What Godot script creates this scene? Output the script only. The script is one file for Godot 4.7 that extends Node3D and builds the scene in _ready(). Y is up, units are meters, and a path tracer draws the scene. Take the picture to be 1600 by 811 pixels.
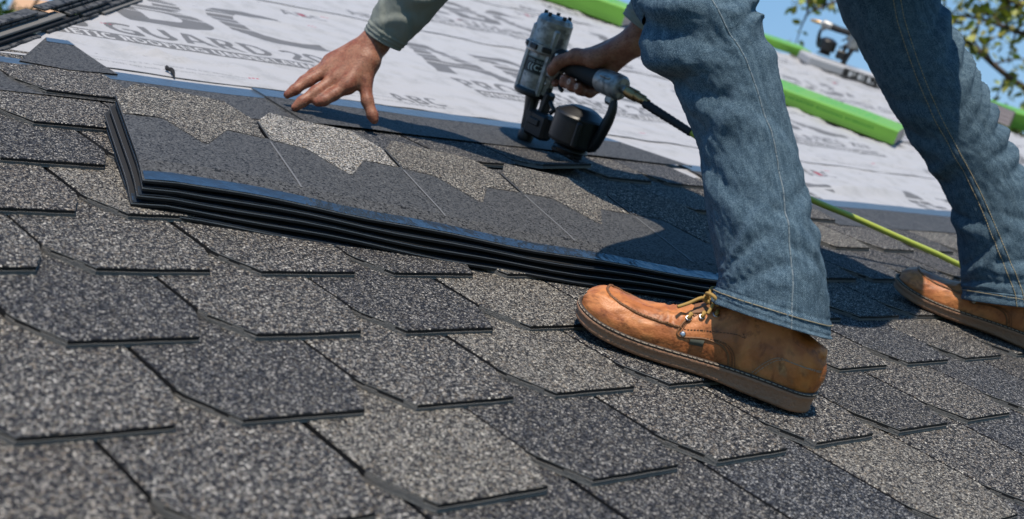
extends Node3D
# A roofer laying hexagonal shingles. The roof's own frame: x along a course, y out of the roof, z down the slope.

const U := 0.195                       # width of one shingle tab, metres
const YAW := 45.209
const PITCH := 25.413
const EYE_ABOVE := 2.5579              # camera above the roof plane, in tabs
const EYE_U := 3.6765
const EYE_V := 5.5646
const EYE_UP := 4.6                    # camera above the ground, metres

var ROOF: Transform3D                  # roof frame -> world
var CAM: Transform3D
var rng := RandomNumberGenerator.new()
var used := {}
var M := {}

# ---------------------------------------------------------------- mesh buffer
class Buf:
	var v := PackedVector3Array()
	var t := PackedVector2Array()
	var c := PackedColorArray()
	var i := PackedInt32Array()
	func pt(p: Vector3, uv := Vector2.ZERO, col := Color.WHITE) -> int:
		v.append(p); t.append(uv); c.append(col)
		return v.size() - 1
	func tri(a: int, b: int, d: int):
		i.append(a); i.append(b); i.append(d)
	func quad(a: int, b: int, d: int, e: int):
		tri(a, b, d); tri(a, d, e)
	func poly(pts: Array, flip := false, scale := 1.0):       # a flat face with vertices of its own
		var n := pts.size()
		var first := v.size()
		for p in pts: pt(p, Vector2(p.x, p.z) * scale)
		for k in range(1, n - 1):
			if flip: tri(first, first + k + 1, first + k)
			else: tri(first, first + k, first + k + 1)
	func grid(rows: Array, around: bool, flip := false, uvs = null, cols = null):
		var w: int = rows[0].size()
		var first := v.size()
		for a in rows.size():
			for b in w:
				pt(rows[a][b], uvs[a][b] if uvs else Vector2(b, a), cols[a][b] if cols else Color.WHITE)
		for a in rows.size() - 1:
			for b in (w if around else w - 1):
				var p := first + a * w + b
				var q := first + a * w + (b + 1) % w
				if flip: quad(p, q, q + w, p + w)
				else: quad(p, p + w, q + w, q)
	func box(at: Vector3, size: Vector3, bas := Basis.IDENTITY, bevel := 0.0):
		var s := size / 2
		var bv: float = min(bevel, min(s.x, min(s.y, s.z)) * 0.9)
		for ax in 3:
			for sg in [-1.0, 1.0]:
				var u := Vector3.ZERO; var w := Vector3.ZERO; var n := Vector3.ZERO
				n[ax] = sg; u[(ax + 1) % 3] = 1; w[(ax + 2) % 3] = 1
				var hu: float = s[(ax + 1) % 3] - bv
				var hw: float = s[(ax + 2) % 3] - bv
				var o: Vector3 = n * s[ax]
				var q := [at + bas * (o - u * hu - w * hw), at + bas * (o + u * hu - w * hw), at + bas * (o + u * hu + w * hw), at + bas * (o - u * hu + w * hw)]
				poly(q, sg > 0)
				if bv > 0.0:
					# the chamfer towards +u and -u, then towards +w and -w, shared with the neighbour face: build from one side only
					for s2 in [-1.0, 1.0]:
						var a1: Vector3 = o + u * hu * s2
						var b1: Vector3 = n * (s[ax] - bv) + u * s[(ax + 1) % 3] * s2
						var e := [at + bas * (a1 - w * hw), at + bas * (a1 + w * hw), at + bas * (b1 + w * hw), at + bas * (b1 - w * hw)]
						poly(e, sg * s2 < 0)
		if bv > 0.0:
			for sx in [-1.0, 1.0]:
				for sy in [-1.0, 1.0]:
					for sz in [-1.0, 1.0]:
						var g := Vector3(sx, sy, sz)
						poly([at + bas * (g * Vector3(s.x, s.y - bv, s.z - bv)), at + bas * (g * Vector3(s.x - bv, s.y, s.z - bv)), at + bas * (g * Vector3(s.x - bv, s.y - bv, s.z))], sx * sy * sz > 0)
	func ring(center: Vector3, ax: Vector3, bx: Vector3, n: int) -> PackedVector3Array:
		var r := PackedVector3Array()
		for k in n:
			var a := TAU * k / n
			r.append(center + ax * cos(a) + bx * sin(a))
		return r
	func tube(path: Array, rad, sides := 8, caps := true):
		var rows := []
		var up := Vector3(0.13, 0.97, 0.21)
		var n := path.size()
		var prev := Vector3.ZERO
		for k in n:
			var d: Vector3 = (path[min(k + 1, n - 1)] - path[max(k - 1, 0)]).normalized()
			var x: Vector3 = prev - d * prev.dot(d) if prev != Vector3.ZERO else up.cross(d)
			if x.length() < 1e-4: x = Vector3(1, 0.1, 0).cross(d)
			x = x.normalized(); prev = x
			var r: float = rad[k] if rad is Array or rad is PackedFloat32Array else rad
			rows.append(ring(path[k], x * r, d.cross(x) * r, sides))
		grid(rows, true)
		if caps:
			var f := Array(rows[0]); var l := Array(rows[n - 1])
			poly(f, false); poly(l, true)
	func lathe(at: Vector3, bas: Basis, prof: Array, sides := 20):   # prof: Vector2(radius, height) from the top down to the bottom is outward
		var rows := []
		for p in prof:
			rows.append(ring(at + bas.y * p.y, bas.x * max(p.x, 1e-4), bas.z * max(p.x, 1e-4), sides))
		for k in rows.size() - 1: grid([rows[k], rows[k + 1]], true, false)
	func merge(b: Buf, x := Transform3D.IDENTITY):
		var first := v.size()
		for k in b.v.size(): pt(x * b.v[k], b.t[k], b.c[k])
		for k in b.i: i.append(first + k)
	func normals() -> PackedVector3Array:
		var n := PackedVector3Array(); n.resize(v.size())
		for k in range(0, i.size(), 3):
			var a := i[k]; var b := i[k + 1]; var d := i[k + 2]
			var f := (v[d] - v[a]).cross(v[b] - v[a])
			n[a] += f; n[b] += f; n[d] += f
		for k in n.size(): n[k] = n[k].normalized() if n[k].length_squared() > 1e-20 else Vector3.UP
		return n
	func arrays() -> Array:
		var a := []; a.resize(Mesh.ARRAY_MAX)
		a[Mesh.ARRAY_VERTEX] = v; a[Mesh.ARRAY_NORMAL] = normals(); a[Mesh.ARRAY_TEX_UV] = t; a[Mesh.ARRAY_COLOR] = c; a[Mesh.ARRAY_INDEX] = i
		return a
	func mesh(mat: Material) -> ArrayMesh:
		var m := ArrayMesh.new()
		m.add_surface_from_arrays(Mesh.PRIMITIVE_TRIANGLES, arrays())
		m.surface_set_material(0, mat)
		return m

func joined(list: Array) -> ArrayMesh:                    # [[Buf, material], ...] as the surfaces of one mesh
	var m := ArrayMesh.new()
	for k in list.size():
		m.add_surface_from_arrays(Mesh.PRIMITIVE_TRIANGLES, list[k][0].arrays())
		m.surface_set_material(k, list[k][1])
	return m

# ---------------------------------------------------------------- naming
func numbered(n: String) -> String:
	if not used.has(n):
		used[n] = 0
		return n
	used[n] += 1
	return "%s_%03d" % [n, used[n]]

func thing(called: String, label: String, category: String, where := Transform3D.IDENTITY, group := "") -> Node3D:
	var o := Node3D.new()
	o.name = numbered(called)
	add_child(o)
	o.transform = where
	tag(o, label, category, group)
	return o

func tag(o: Node, label := "", category := "", group := "", kind := ""):
	if label: o.set_meta("label", label)
	if category: o.set_meta("category", category)
	if group: o.set_meta("group", group)
	if kind: o.set_meta("kind", kind)

func part(called: String, shape, mat, parent: Node, where := Transform3D.IDENTITY) -> MeshInstance3D:
	var o := MeshInstance3D.new()
	o.name = called
	o.mesh = shape.mesh(mat) if shape is Buf else shape
	o.transform = where
	parent.add_child(o, true)
	return o

# ---------------------------------------------------------------- places
func roof_at(u: float, v: float, h := 0.0) -> Vector3:    # tabs along the course, tabs up the slope, metres off the roof
	return Vector3(u * U, h, -v * U)

func seen(x: float, y: float, depth: float) -> Vector3:   # a point measured off the photograph at a surveyed depth (in tabs), in the roof frame
	var d := Vector3((x - 800.0) / 1969.4, (405.5 - y) / 1969.4, -1.0) * depth * U
	return ROOF.affine_inverse() * (CAM * d)

func spline(p: Array, s: float):
	var n := p.size() - 1
	var f := clampf(s, 0.0, 1.0) * n
	var k := mini(int(f), n - 1)
	var x := f - k
	var a = p[max(k - 1, 0)]; var b = p[k]; var c = p[k + 1]; var d = p[min(k + 2, n)]
	return (b * 2.0 + (c - a) * x + (a * 2.0 - b * 5.0 + c * 4.0 - d) * x * x + (b * 3.0 - a - c * 3.0 + d) * x * x * x) * 0.5

func curve(p: Array, n: int) -> Array:
	var r := []
	for k in n + 1: r.append(spline(p, float(k) / n))
	return r

# ---------------------------------------------------------------- textures
func lin(r: float, g: float, b: float) -> Color: return Color(r, g, b).linear_to_srgb()

func mat(col: Color, rough := 0.8, metal := 0.0, spec := 0.5) -> StandardMaterial3D:
	var m := StandardMaterial3D.new()
	m.albedo_color = col; m.roughness = rough; m.metallic = metal; m.metallic_specular = spec
	return m

func tex(im: Image) -> ImageTexture: return ImageTexture.create_from_image(im)

func noise_image(size: int, freq: float, oct := 4, s := 1) -> Image:
	var f := FastNoiseLite.new()
	f.seed = s; f.frequency = freq; f.fractal_octaves = oct
	return f.get_seamless_image(size, size)

func noise_normal(size: int, freq: float, strength: float, oct := 4, s := 1) -> ImageTexture:
	var im := noise_image(size, freq, oct, s)
	im.convert(Image.FORMAT_RGBA8)
	im.bump_map_to_normal_map(strength)
	return tex(im)

func granules(size: int, seed_: int, pal: Array, clump: float) -> Array:   # crushed stone pressed into asphalt: colour and relief
	var r := RandomNumberGenerator.new(); r.seed = seed_
	var big := noise_image(512, 0.075, 3, seed_)
	var col := PackedByteArray(); col.resize(size * size * 3)
	var hgt := PackedByteArray(); hgt.resize(size * size * 3)
	for k in size * size:
		col[k * 3] = 16; col[k * 3 + 1] = 16; col[k * 3 + 2] = 18
	var n := size * size / 13
	for k in n:
		var x := r.randi() % size
		var y := r.randi() % size
		var q := big.get_pixel(x * 512 / size, y * 512 / size).r - 0.5
		var f := clampf(r.randf() + q * clump, 0.0, 0.999)
		var base: Color = pal[int(f * pal.size())]
		var l := r.randf_range(0.8, 1.2)
		var cr := mini(255, int(base.r8 * l)); var cg := mini(255, int(base.g8 * l)); var cb := mini(255, int(base.b8 * l))
		var h := r.randi_range(90, 255)
		var rx := r.randi_range(1, 3); var ry := r.randi_range(1, 3)
		for dy in range(-ry, ry + 1):
			for dx in range(-rx, rx + 1):
				if absi(dx) + absi(dy) > rx + ry - 1 and rx + ry > 2: continue
				var p := (((y + dy + size) % size) * size + (x + dx + size) % size) * 3
				col[p] = cr; col[p + 1] = cg; col[p + 2] = cb
				hgt[p] = h; hgt[p + 1] = h; hgt[p + 2] = h
	var ci := Image.create_from_data(size, size, false, Image.FORMAT_RGB8, col)
	var hi := Image.create_from_data(size, size, false, Image.FORMAT_RGB8, hgt)
	hi.convert(Image.FORMAT_RGBA8)
	hi.bump_map_to_normal_map(1.6)
	return [tex(ci), tex(hi)]

func print_text(im: Image, text: String, x: float, y: float, w: float, h: float, col: Color, bold := true, shear := 0.0, outline := 0.0):
	# flat lettering: the letters' own outlines filled into the printed sheet (x, y, w, h in pixels, y the top)
	var t := TextMesh.new()
	var f := SystemFont.new()
	f.font_names = PackedStringArray(["Droid Sans"]); f.font_weight = 700 if bold else 400
	t.font = f; t.text = text; t.font_size = 64; t.depth = 0.0; t.pixel_size = 0.01; t.curve_step = 2.0
	var a := t.get_mesh_arrays()
	var v: PackedVector3Array = a[Mesh.ARRAY_VERTEX]
	var idx: PackedInt32Array = a[Mesh.ARRAY_INDEX]
	if v.is_empty(): return
	var lo := v[0]; var hi := v[0]
	for p in v: lo = lo.min(p); hi = hi.max(p)
	var W := im.get_width(); var H := im.get_height()
	for k in range(0, idx.size(), 3):
		var P := []
		for j in 3:
			var q := v[idx[k + j]]
			var yy := (hi.y - q.y) / (hi.y - lo.y)
			P.append(Vector2(x + (q.x - lo.x) / (hi.x - lo.x) * w + (1.0 - yy) * shear * h, y + yy * h))
		var y0 := maxi(0, int(floor(min(P[0].y, min(P[1].y, P[2].y)))))
		var y1 := mini(H - 1, int(ceil(max(P[0].y, max(P[1].y, P[2].y)))))
		for py in range(y0, y1 + 1):
			var cy := py + 0.5
			var xa := 1e9; var xb := -1e9
			for j in 3:
				var A: Vector2 = P[j]; var B: Vector2 = P[(j + 1) % 3]
				if (A.y <= cy and B.y > cy) or (B.y <= cy and A.y > cy):
					var xx := A.x + (B.x - A.x) * (cy - A.y) / (B.y - A.y)
					xa = min(xa, xx); xb = max(xb, xx)
			if xb >= xa:
				var i0 := maxi(0, int(round(xa))); var i1 := mini(W, int(round(xb)))
				if i1 > i0: im.fill_rect(Rect2i(i0, py, i1 - i0, 1), col)

# ---------------------------------------------------------------- materials
func materials():
	var pal_mid := [Color8(14, 15, 19), Color8(18, 20, 25), Color8(26, 28, 34), Color8(38, 40, 46), Color8(64, 65, 69), Color8(96, 95, 94), Color8(132, 128, 122), Color8(172, 167, 158), Color8(108, 98, 86)]
	var pal_dark := [Color8(13, 14, 18), Color8(16, 18, 23), Color8(22, 24, 31), Color8(32, 35, 42), Color8(52, 54, 60), Color8(76, 77, 80), Color8(112, 110, 107), Color8(156, 151, 144), Color8(90, 84, 76)]
	var pal_light := [Color8(17, 18, 21), Color8(30, 30, 32), Color8(49, 49, 51), Color8(75, 74, 74), Color8(101, 99, 95), Color8(124, 120, 114), Color8(144, 139, 131), Color8(167, 162, 151), Color8(110, 100, 87)]
	var pal_tab := [Color8(28, 29, 31), Color8(50, 51, 53), Color8(80, 80, 82), Color8(108, 107, 106), Color8(132, 130, 126), Color8(154, 151, 145), Color8(174, 170, 163), Color8(198, 193, 184), Color8(136, 122, 102)]
	var n := 0
	for p in [pal_mid, pal_dark, pal_light, pal_tab]:
		var g := granules(896, 11 + n, p, 0.9)
		var m := mat(Color.WHITE, 0.92, 0.0, 0.35)
		m.albedo_texture = g[0]
		m.normal_enabled = true; m.normal_texture = g[1]; m.normal_scale = 0.45
		M[["stone_mid", "stone_dark", "stone_light", "stone_tab"][n]] = m
		n += 1
	for q in [["stone_brown", "stone_mid", Color(1.0, 0.99, 0.98)], ["stone_blue", "stone_dark", Color(0.98, 1.0, 1.03)]]:
		var m: StandardMaterial3D = M[q[1]].duplicate()
		m.albedo_color = q[2]
		M[q[0]] = m
	M.cut_black = mat(lin(0.006, 0.006, 0.007), 0.7)
	M.cut_grey = mat(lin(0.15, 0.145, 0.138), 0.95)
	M.cut_grey.normal_enabled = true; M.cut_grey.normal_texture = noise_normal(256, 0.08, 6.0, 3, 5); M.cut_grey.uv1_triplanar = true; M.cut_grey.uv1_scale = Vector3.ONE * 20
	M.cut_light = mat(lin(0.3, 0.29, 0.27), 0.9)
	M.asphalt = mat(lin(0.06, 0.062, 0.068), 0.72, 0.0, 0.42)
	var spk := granules(512, 77, [Color8(120, 121, 122), Color8(124, 124, 125), Color8(127, 127, 127), Color8(131, 130, 130), Color8(138, 137, 135)], 1.2)
	var asp := noise_image(512, 0.012, 5, 31)
	asp.convert(Image.FORMAT_RGB8)
	M.asphalt.albedo_texture = spk[0]; M.asphalt.albedo_color = Color(0.56, 0.56, 0.56)
	M.asphalt.normal_enabled = true; M.asphalt.normal_texture = spk[1]; M.asphalt.normal_scale = 0.1
	M.film = mat(lin(0.06, 0.08, 0.105), 0.3, 0.0, 0.72)
	M.film.normal_enabled = true; M.film.normal_texture = noise_normal(256, 0.03, 2.0, 4, 9)
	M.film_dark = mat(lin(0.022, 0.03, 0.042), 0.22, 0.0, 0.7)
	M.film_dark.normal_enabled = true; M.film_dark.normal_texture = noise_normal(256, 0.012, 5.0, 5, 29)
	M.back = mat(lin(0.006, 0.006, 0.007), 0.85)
	M.edge = mat(lin(0.3, 0.3, 0.305), 0.5)
	M.chalk = mat(lin(0.13, 0.132, 0.138), 0.9)
	# cloth
	var dn := Image.create(512, 512, false, Image.FORMAT_RGB8)
	var dh := Image.create(512, 512, false, Image.FORMAT_RGBA8)
	var slub := noise_image(512, 0.02, 4, 41)
	var r := RandomNumberGenerator.new(); r.seed = 5
	var weft := []
	for k in 512: weft.append(r.randf())
	for y in 512:
		for x in 512:
			var tw := 0.5 + 0.5 * sin((x * 1.0 + y * 2.0) * TAU / 8.0)
			var s := slub.get_pixel(x, y).r
			var w: float = 0.55 * tw + 0.25 * weft[x] + 0.2 * weft[(y * 7 + x / 9) % 512] + (s - 0.5) * 0.3 + r.randf_range(-0.42, 0.42)
			w = clampf(w, 0.0, 1.0)
			dn.set_pixel(x, y, Color(0.165, 0.25, 0.315).lerp(Color(0.62, 0.70, 0.735), w * w * 0.6 + w * 0.4))
			dh.set_pixel(x, y, Color(w, w, w))
	dh.bump_map_to_normal_map(2.0)
	M.denim = mat(Color(0.84, 0.86, 0.88), 0.9, 0.0, 0.25)
	M.denim.albedo_texture = tex(dn); M.denim.normal_enabled = true; M.denim.normal_texture = tex(dh); M.denim.normal_scale = 0.6
	M.denim.uv1_scale = Vector3(5, 5, 1); M.denim.vertex_color_use_as_albedo = true
	M.thread = mat(lin(0.33, 0.27, 0.16), 0.8)
	M.pale_thread = mat(lin(0.25, 0.29, 0.31), 0.8)
	M.shirt = mat(lin(0.21, 0.225, 0.2), 0.9, 0.0, 0.3)
	M.shirt.normal_enabled = true; M.shirt.normal_texture = noise_normal(256, 0.2, 3.0, 2, 3); M.shirt.uv1_triplanar = true; M.shirt.uv1_scale = Vector3.ONE * 14
	M.skin = mat(lin(0.33, 0.16, 0.1), 0.52, 0.0, 0.45)
	M.skin.vertex_color_use_as_albedo = true
	M.skin.subsurf_scatter_enabled = true; M.skin.subsurf_scatter_strength = 0.12
	M.skin.normal_enabled = true; M.skin.normal_texture = noise_normal(512, 0.06, 3.0, 5, 17); M.skin.uv1_triplanar = true; M.skin.uv1_scale = Vector3.ONE * 9; M.skin.normal_scale = 0.8
	var sm := Image.create(256, 256, false, Image.FORMAT_RGB8)
	var s1 := noise_image(256, 0.02, 4, 91); var s2 := noise_image(256, 0.09, 3, 92)
	for y in 256:
		for x in 256:
			var a := s1.get_pixel(x, y).r; var c := s2.get_pixel(x, y).r
			var q := Color(1.0, 0.97, 0.95).lerp(Color(0.86, 0.72, 0.68), smoothstep(0.35, 0.7, a))
			sm.set_pixel(x, y, q.darkened(0.22 * smoothstep(0.5, 0.8, c)))
	M.skin.albedo_texture = tex(sm)
	M.nail = mat(lin(0.45, 0.28, 0.22), 0.35)
	M.hair = mat(lin(0.02, 0.015, 0.012), 0.7)
	# leather
	var lt := Image.create(512, 512, false, Image.FORMAT_RGB8)
	var l1 := noise_image(512, 0.008, 5, 51); var l2 := noise_image(512, 0.05, 4, 52); var l3 := noise_image(512, 0.016, 3, 53)
	for y in 512:
		for x in 512:
			var a := l1.get_pixel(x, y).r; var b := l2.get_pixel(x, y).r; var d := l3.get_pixel(x, y).r
			var q := Color(0.86, 0.79, 0.72).lerp(Color(1.0, 0.98, 0.93), smoothstep(0.3, 0.7, a))
			q = q.lerp(Color(0.56, 0.47, 0.42), 0.5 * smoothstep(0.5, 0.75, d) * smoothstep(0.3, 0.7, b))
			q = q.lerp(Color(0.98, 1.0, 0.95), 0.5 * smoothstep(0.58, 0.75, b) * smoothstep(0.5, 0.62, a))
			lt.set_pixel(x, y, q)
	M.leather = mat(Color.WHITE, 0.5, 0.0, 0.5)
	M.leather.albedo_texture = tex(lt); M.leather.vertex_color_use_as_albedo = true
	M.leather.normal_enabled = true; M.leather.normal_texture = noise_normal(512, 0.09, 2.6, 4, 19); M.leather.normal_scale = 0.34
	M.leather.uv1_scale = Vector3(5, 5, 1)
	M.seam = mat(lin(0.13, 0.055, 0.022), 0.7)
	M.sole = mat(lin(0.29, 0.155, 0.09), 0.75)
	M.sole.normal_enabled = true; M.sole.normal_texture = noise_normal(256, 0.05, 3.0, 4, 23); M.sole.uv1_triplanar = true; M.sole.uv1_scale = Vector3(9, 9, 9)
	M.welt = mat(lin(0.045, 0.03, 0.022), 0.7)
	M.white_thread = mat(lin(0.34, 0.28, 0.21), 0.8)
	M.lace = mat(lin(0.36, 0.22, 0.06), 0.8)
	M.brass = mat(lin(0.42, 0.27, 0.12), 0.38, 1.0)
	M.steel = mat(lin(0.5, 0.5, 0.5), 0.3, 1.0)
	M.tag = mat(lin(0.06, 0.065, 0.05), 0.9)
	# tool
	var al := noise_image(256, 0.015, 4, 61)
	al.convert(Image.FORMAT_RGB8)
	for y in 256:
		for x in 256:
			var a := al.get_pixel(x, y).r
			var g := lerpf(0.40, 0.64, smoothstep(0.2, 0.7, a))
			al.set_pixel(x, y, Color(g, g, g * 0.99))
	M.alloy = mat(Color.WHITE, 0.42, 0.55, 0.5)
	M.alloy.albedo_texture = tex(al); M.alloy.uv1_triplanar = true; M.alloy.uv1_scale = Vector3.ONE * 11
	M.alloy.normal_enabled = true; M.alloy.normal_texture = noise_normal(256, 0.1, 1.5, 4, 63); M.alloy.normal_scale = 0.5
	M.black = mat(lin(0.008, 0.008, 0.009), 0.42)
	M.black.normal_enabled = true; M.black.normal_texture = noise_normal(256, 0.2, 1.0, 3, 64); M.black.uv1_triplanar = true; M.black.uv1_scale = Vector3.ONE * 10; M.black.normal_scale = 0.4
	M.rubber = mat(lin(0.012, 0.012, 0.013), 0.75)
	M.hose = mat(lin(0.40, 0.45, 0.06), 0.4)
	M.white = mat(lin(0.75, 0.75, 0.75), 0.6)
	M.felt = mat(lin(0.36, 0.36, 0.37), 0.9)
	M.red = mat(lin(0.5, 0.03, 0.03), 0.5)
	M.bark = mat(lin(0.075, 0.05, 0.035), 0.95)
	M.grass = mat(lin(0.05, 0.085, 0.03), 1.0)
	M.siding = mat(lin(0.5, 0.48, 0.43), 0.8)
	M.tan_roof = mat(lin(0.5, 0.3, 0.17), 0.9)
	M.brown = mat(lin(0.09, 0.05, 0.03), 0.9)
	M.paper = mat(lin(0.5, 0.4, 0.36), 0.9)
	M.glass = mat(lin(0.03, 0.04, 0.05), 0.08)

# ---------------------------------------------------------------- the underlayment's print
func sheet_print() -> ImageTexture:
	var W := 2048; var H := 1576                  # 5.98 tabs along, 4.6 tabs up
	var k := W / 5.98
	var im := Image.create(W, H, false, Image.FORMAT_RGB8)
	im.fill(Color(0.86, 0.86, 0.875))
	var grey := Color(0.545, 0.54, 0.545)
	var Y := func(v: float) -> float: return H - v * k          # height above the sheet's lower edge, tabs
	# big letters with scan stripes
	var x0 := 0.02
	print_text(im, "ABC", x0 * k, Y.call(3.85), 4.42 * k, 1.5 * k, grey)
	var st := [0.52, 0.72, 0.92, 1.1, 1.26]
	for j in st.size():
		im.fill_rect(Rect2i(0, int(Y.call(2.35 + st[j])), int(4.6 * k), int(0.028 * k + j * 1.5)), Color(0.86, 0.86, 0.875))
	print_text(im, "PRO GUARD 20", x0 * k, Y.call(2.12), 3.95 * k, 0.42 * k, grey)
	im.fill_rect(Rect2i(int(x0 * k), int(Y.call(1.62)), int(3.95 * k), int(0.25 * k)), grey)
	print_text(im, "SYNTHETIC ROOFING UNDERLAYMENT", (x0 + 0.05) * k, Y.call(1.58), 3.85 * k, 0.17 * k, Color(0.9, 0.9, 0.91))
	print_text(im, "®", 4.5 * k, Y.call(2.5), 0.09 * k, 0.09 * k, grey)
	for q in [[0.45, 0.66], [0.45, 0.55], [3.0, 0.66], [3.0, 0.55]]:
		print_text(im, "Minimum overlap 3 in. horizontal and 6 in. vertical seams" if q[1] > 0.6 else "Fasten with cap nails over each seam of this guide", q[0] * k, Y.call(q[1]), 1.75 * k, 0.055 * k, Color(0.55, 0.55, 0.56), false)
	print_text(im, "ABC", 4.0 * k, Y.call(0.86), 0.72 * k, 0.3 * k, grey)
	print_text(im, "SUPPLY", 4.02 * k, Y.call(0.52), 0.6 * k, 0.07 * k, grey)
	print_text(im, "ABC", 4.85 * k, Y.call(4.5), 0.72 * k, 0.26 * k, grey)
	im.fill_rect(Rect2i(int(5.17 * k), int(Y.call(4.44)), int(0.1 * k), int(0.13 * k)), Color(0.78, 0.22, 0.3))
	var r := RandomNumberGenerator.new(); r.seed = 8
	for j in 26:                                       # nail guide marks and crayon ticks
		var q := Vector2(r.randf() * W, r.randf() * H)
		im.fill_rect(Rect2i(q, Vector2i(r.randi_range(6, 22), r.randi_range(3, 6))), grey)
	for j in 5:
		var q := Vector2(r.randf() * W, r.randf() * H)
		for a in 3: im.fill_rect(Rect2i(q + Vector2(a * 16, r.randf() * 8), Vector2i(9, 9)), Color(0.85, 0.35, 0.42))
	# dust and scuffs
	var d := noise_image(1024, 0.006, 5, 71); var e := noise_image(512, 0.05, 3, 72)
	for y in H:
		for x in range(0, W, 2):
			var a := d.get_pixel(x % 1024, y % 1024).r * 0.6 + e.get_pixel(x % 512, (y * 3) % 512).r * 0.4
			var f := 1.0 - 0.07 * smoothstep(0.5, 0.75, a)
			if f < 0.998:
				for s in 2:
					var p := im.get_pixel(x + s, y)
					im.set_pixel(x + s, y, Color(p.r * f, p.g * f, p.b * (f - 0.006)))
	return tex(im)

# ---------------------------------------------------------------- roof
func hip_left(v: float) -> float: return 0.66 + (v - 4.47) / 1.107
func hip_right(v: float) -> float:
	var p := [Vector2(48.0, -8.0), Vector2(40.0, 1.0), Vector2(33.9, 10.7), Vector2(29.8, 17.1), Vector2(27.0, 20.2)]
	for k in 4:
		if v <= p[k + 1].y or k == 3:
			return lerpf(p[k].x, p[k + 1].x, (v - p[k].y) / (p[k + 1].y - p[k].y))
	return 27.0

var wr := FastNoiseLite.new()
var folds := []
func wrinkle(u: float, v: float) -> float:
	var far := clampf((u - 6.0) / 20.0, 0.0, 1.0)
	var h := wr.get_noise_2d(u * 2.2, v * 9.0) * lerpf(0.003, 0.013, far)
	for f in folds:
		var du: float = (u - f[0]) / f[2]
		if absf(du) < 1.0:
			var dv: float = (v - f[1] - f[4] * (u - f[0])) / f[5]
			if absf(dv) < 4.0: h += f[3] * exp(-dv * dv) * (1.0 - du * du)
	return h

func sheet_mesh(v0: float, v1: float, lift: float, shift: float, m: Material) -> ArrayMesh:
	var rows := []; var uvs := []
	var nv := int((v1 - v0) / 0.075)
	var nu := 170
	for a in nv + 1:
		var v := lerpf(v0, v1, float(a) / nv)
		var r := PackedVector3Array(); var t := PackedVector2Array()
		for b in nu + 1:
			var s := float(b) / nu
			s = s * 0.35 + 0.65 * s * s
			var u := lerpf(hip_left(v) - 0.05, hip_right(v), s)
			var e: float = lift * (1.0 - 0.9 * smoothstep(0.0, 0.5, v - v0))
			r.append(roof_at(u, v, -0.006 + e + wrinkle(u, v)))
			t.append(Vector2((u - 0.95 - shift) / 5.98, 1.0 - (v - 4.0) / 4.6))
		rows.append(r); uvs.append(t)
	var bf := Buf.new()
	bf.grid(rows, false, true, uvs)
	# the cut lower edge has a thickness
	var low := []
	var under := PackedVector3Array()
	for p in rows[0]: under.append(p - Vector3(0, 0.0012, 0))
	low = [under, rows[0]]
	bf.grid(low, false, true)
	return bf.mesh(m)

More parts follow.
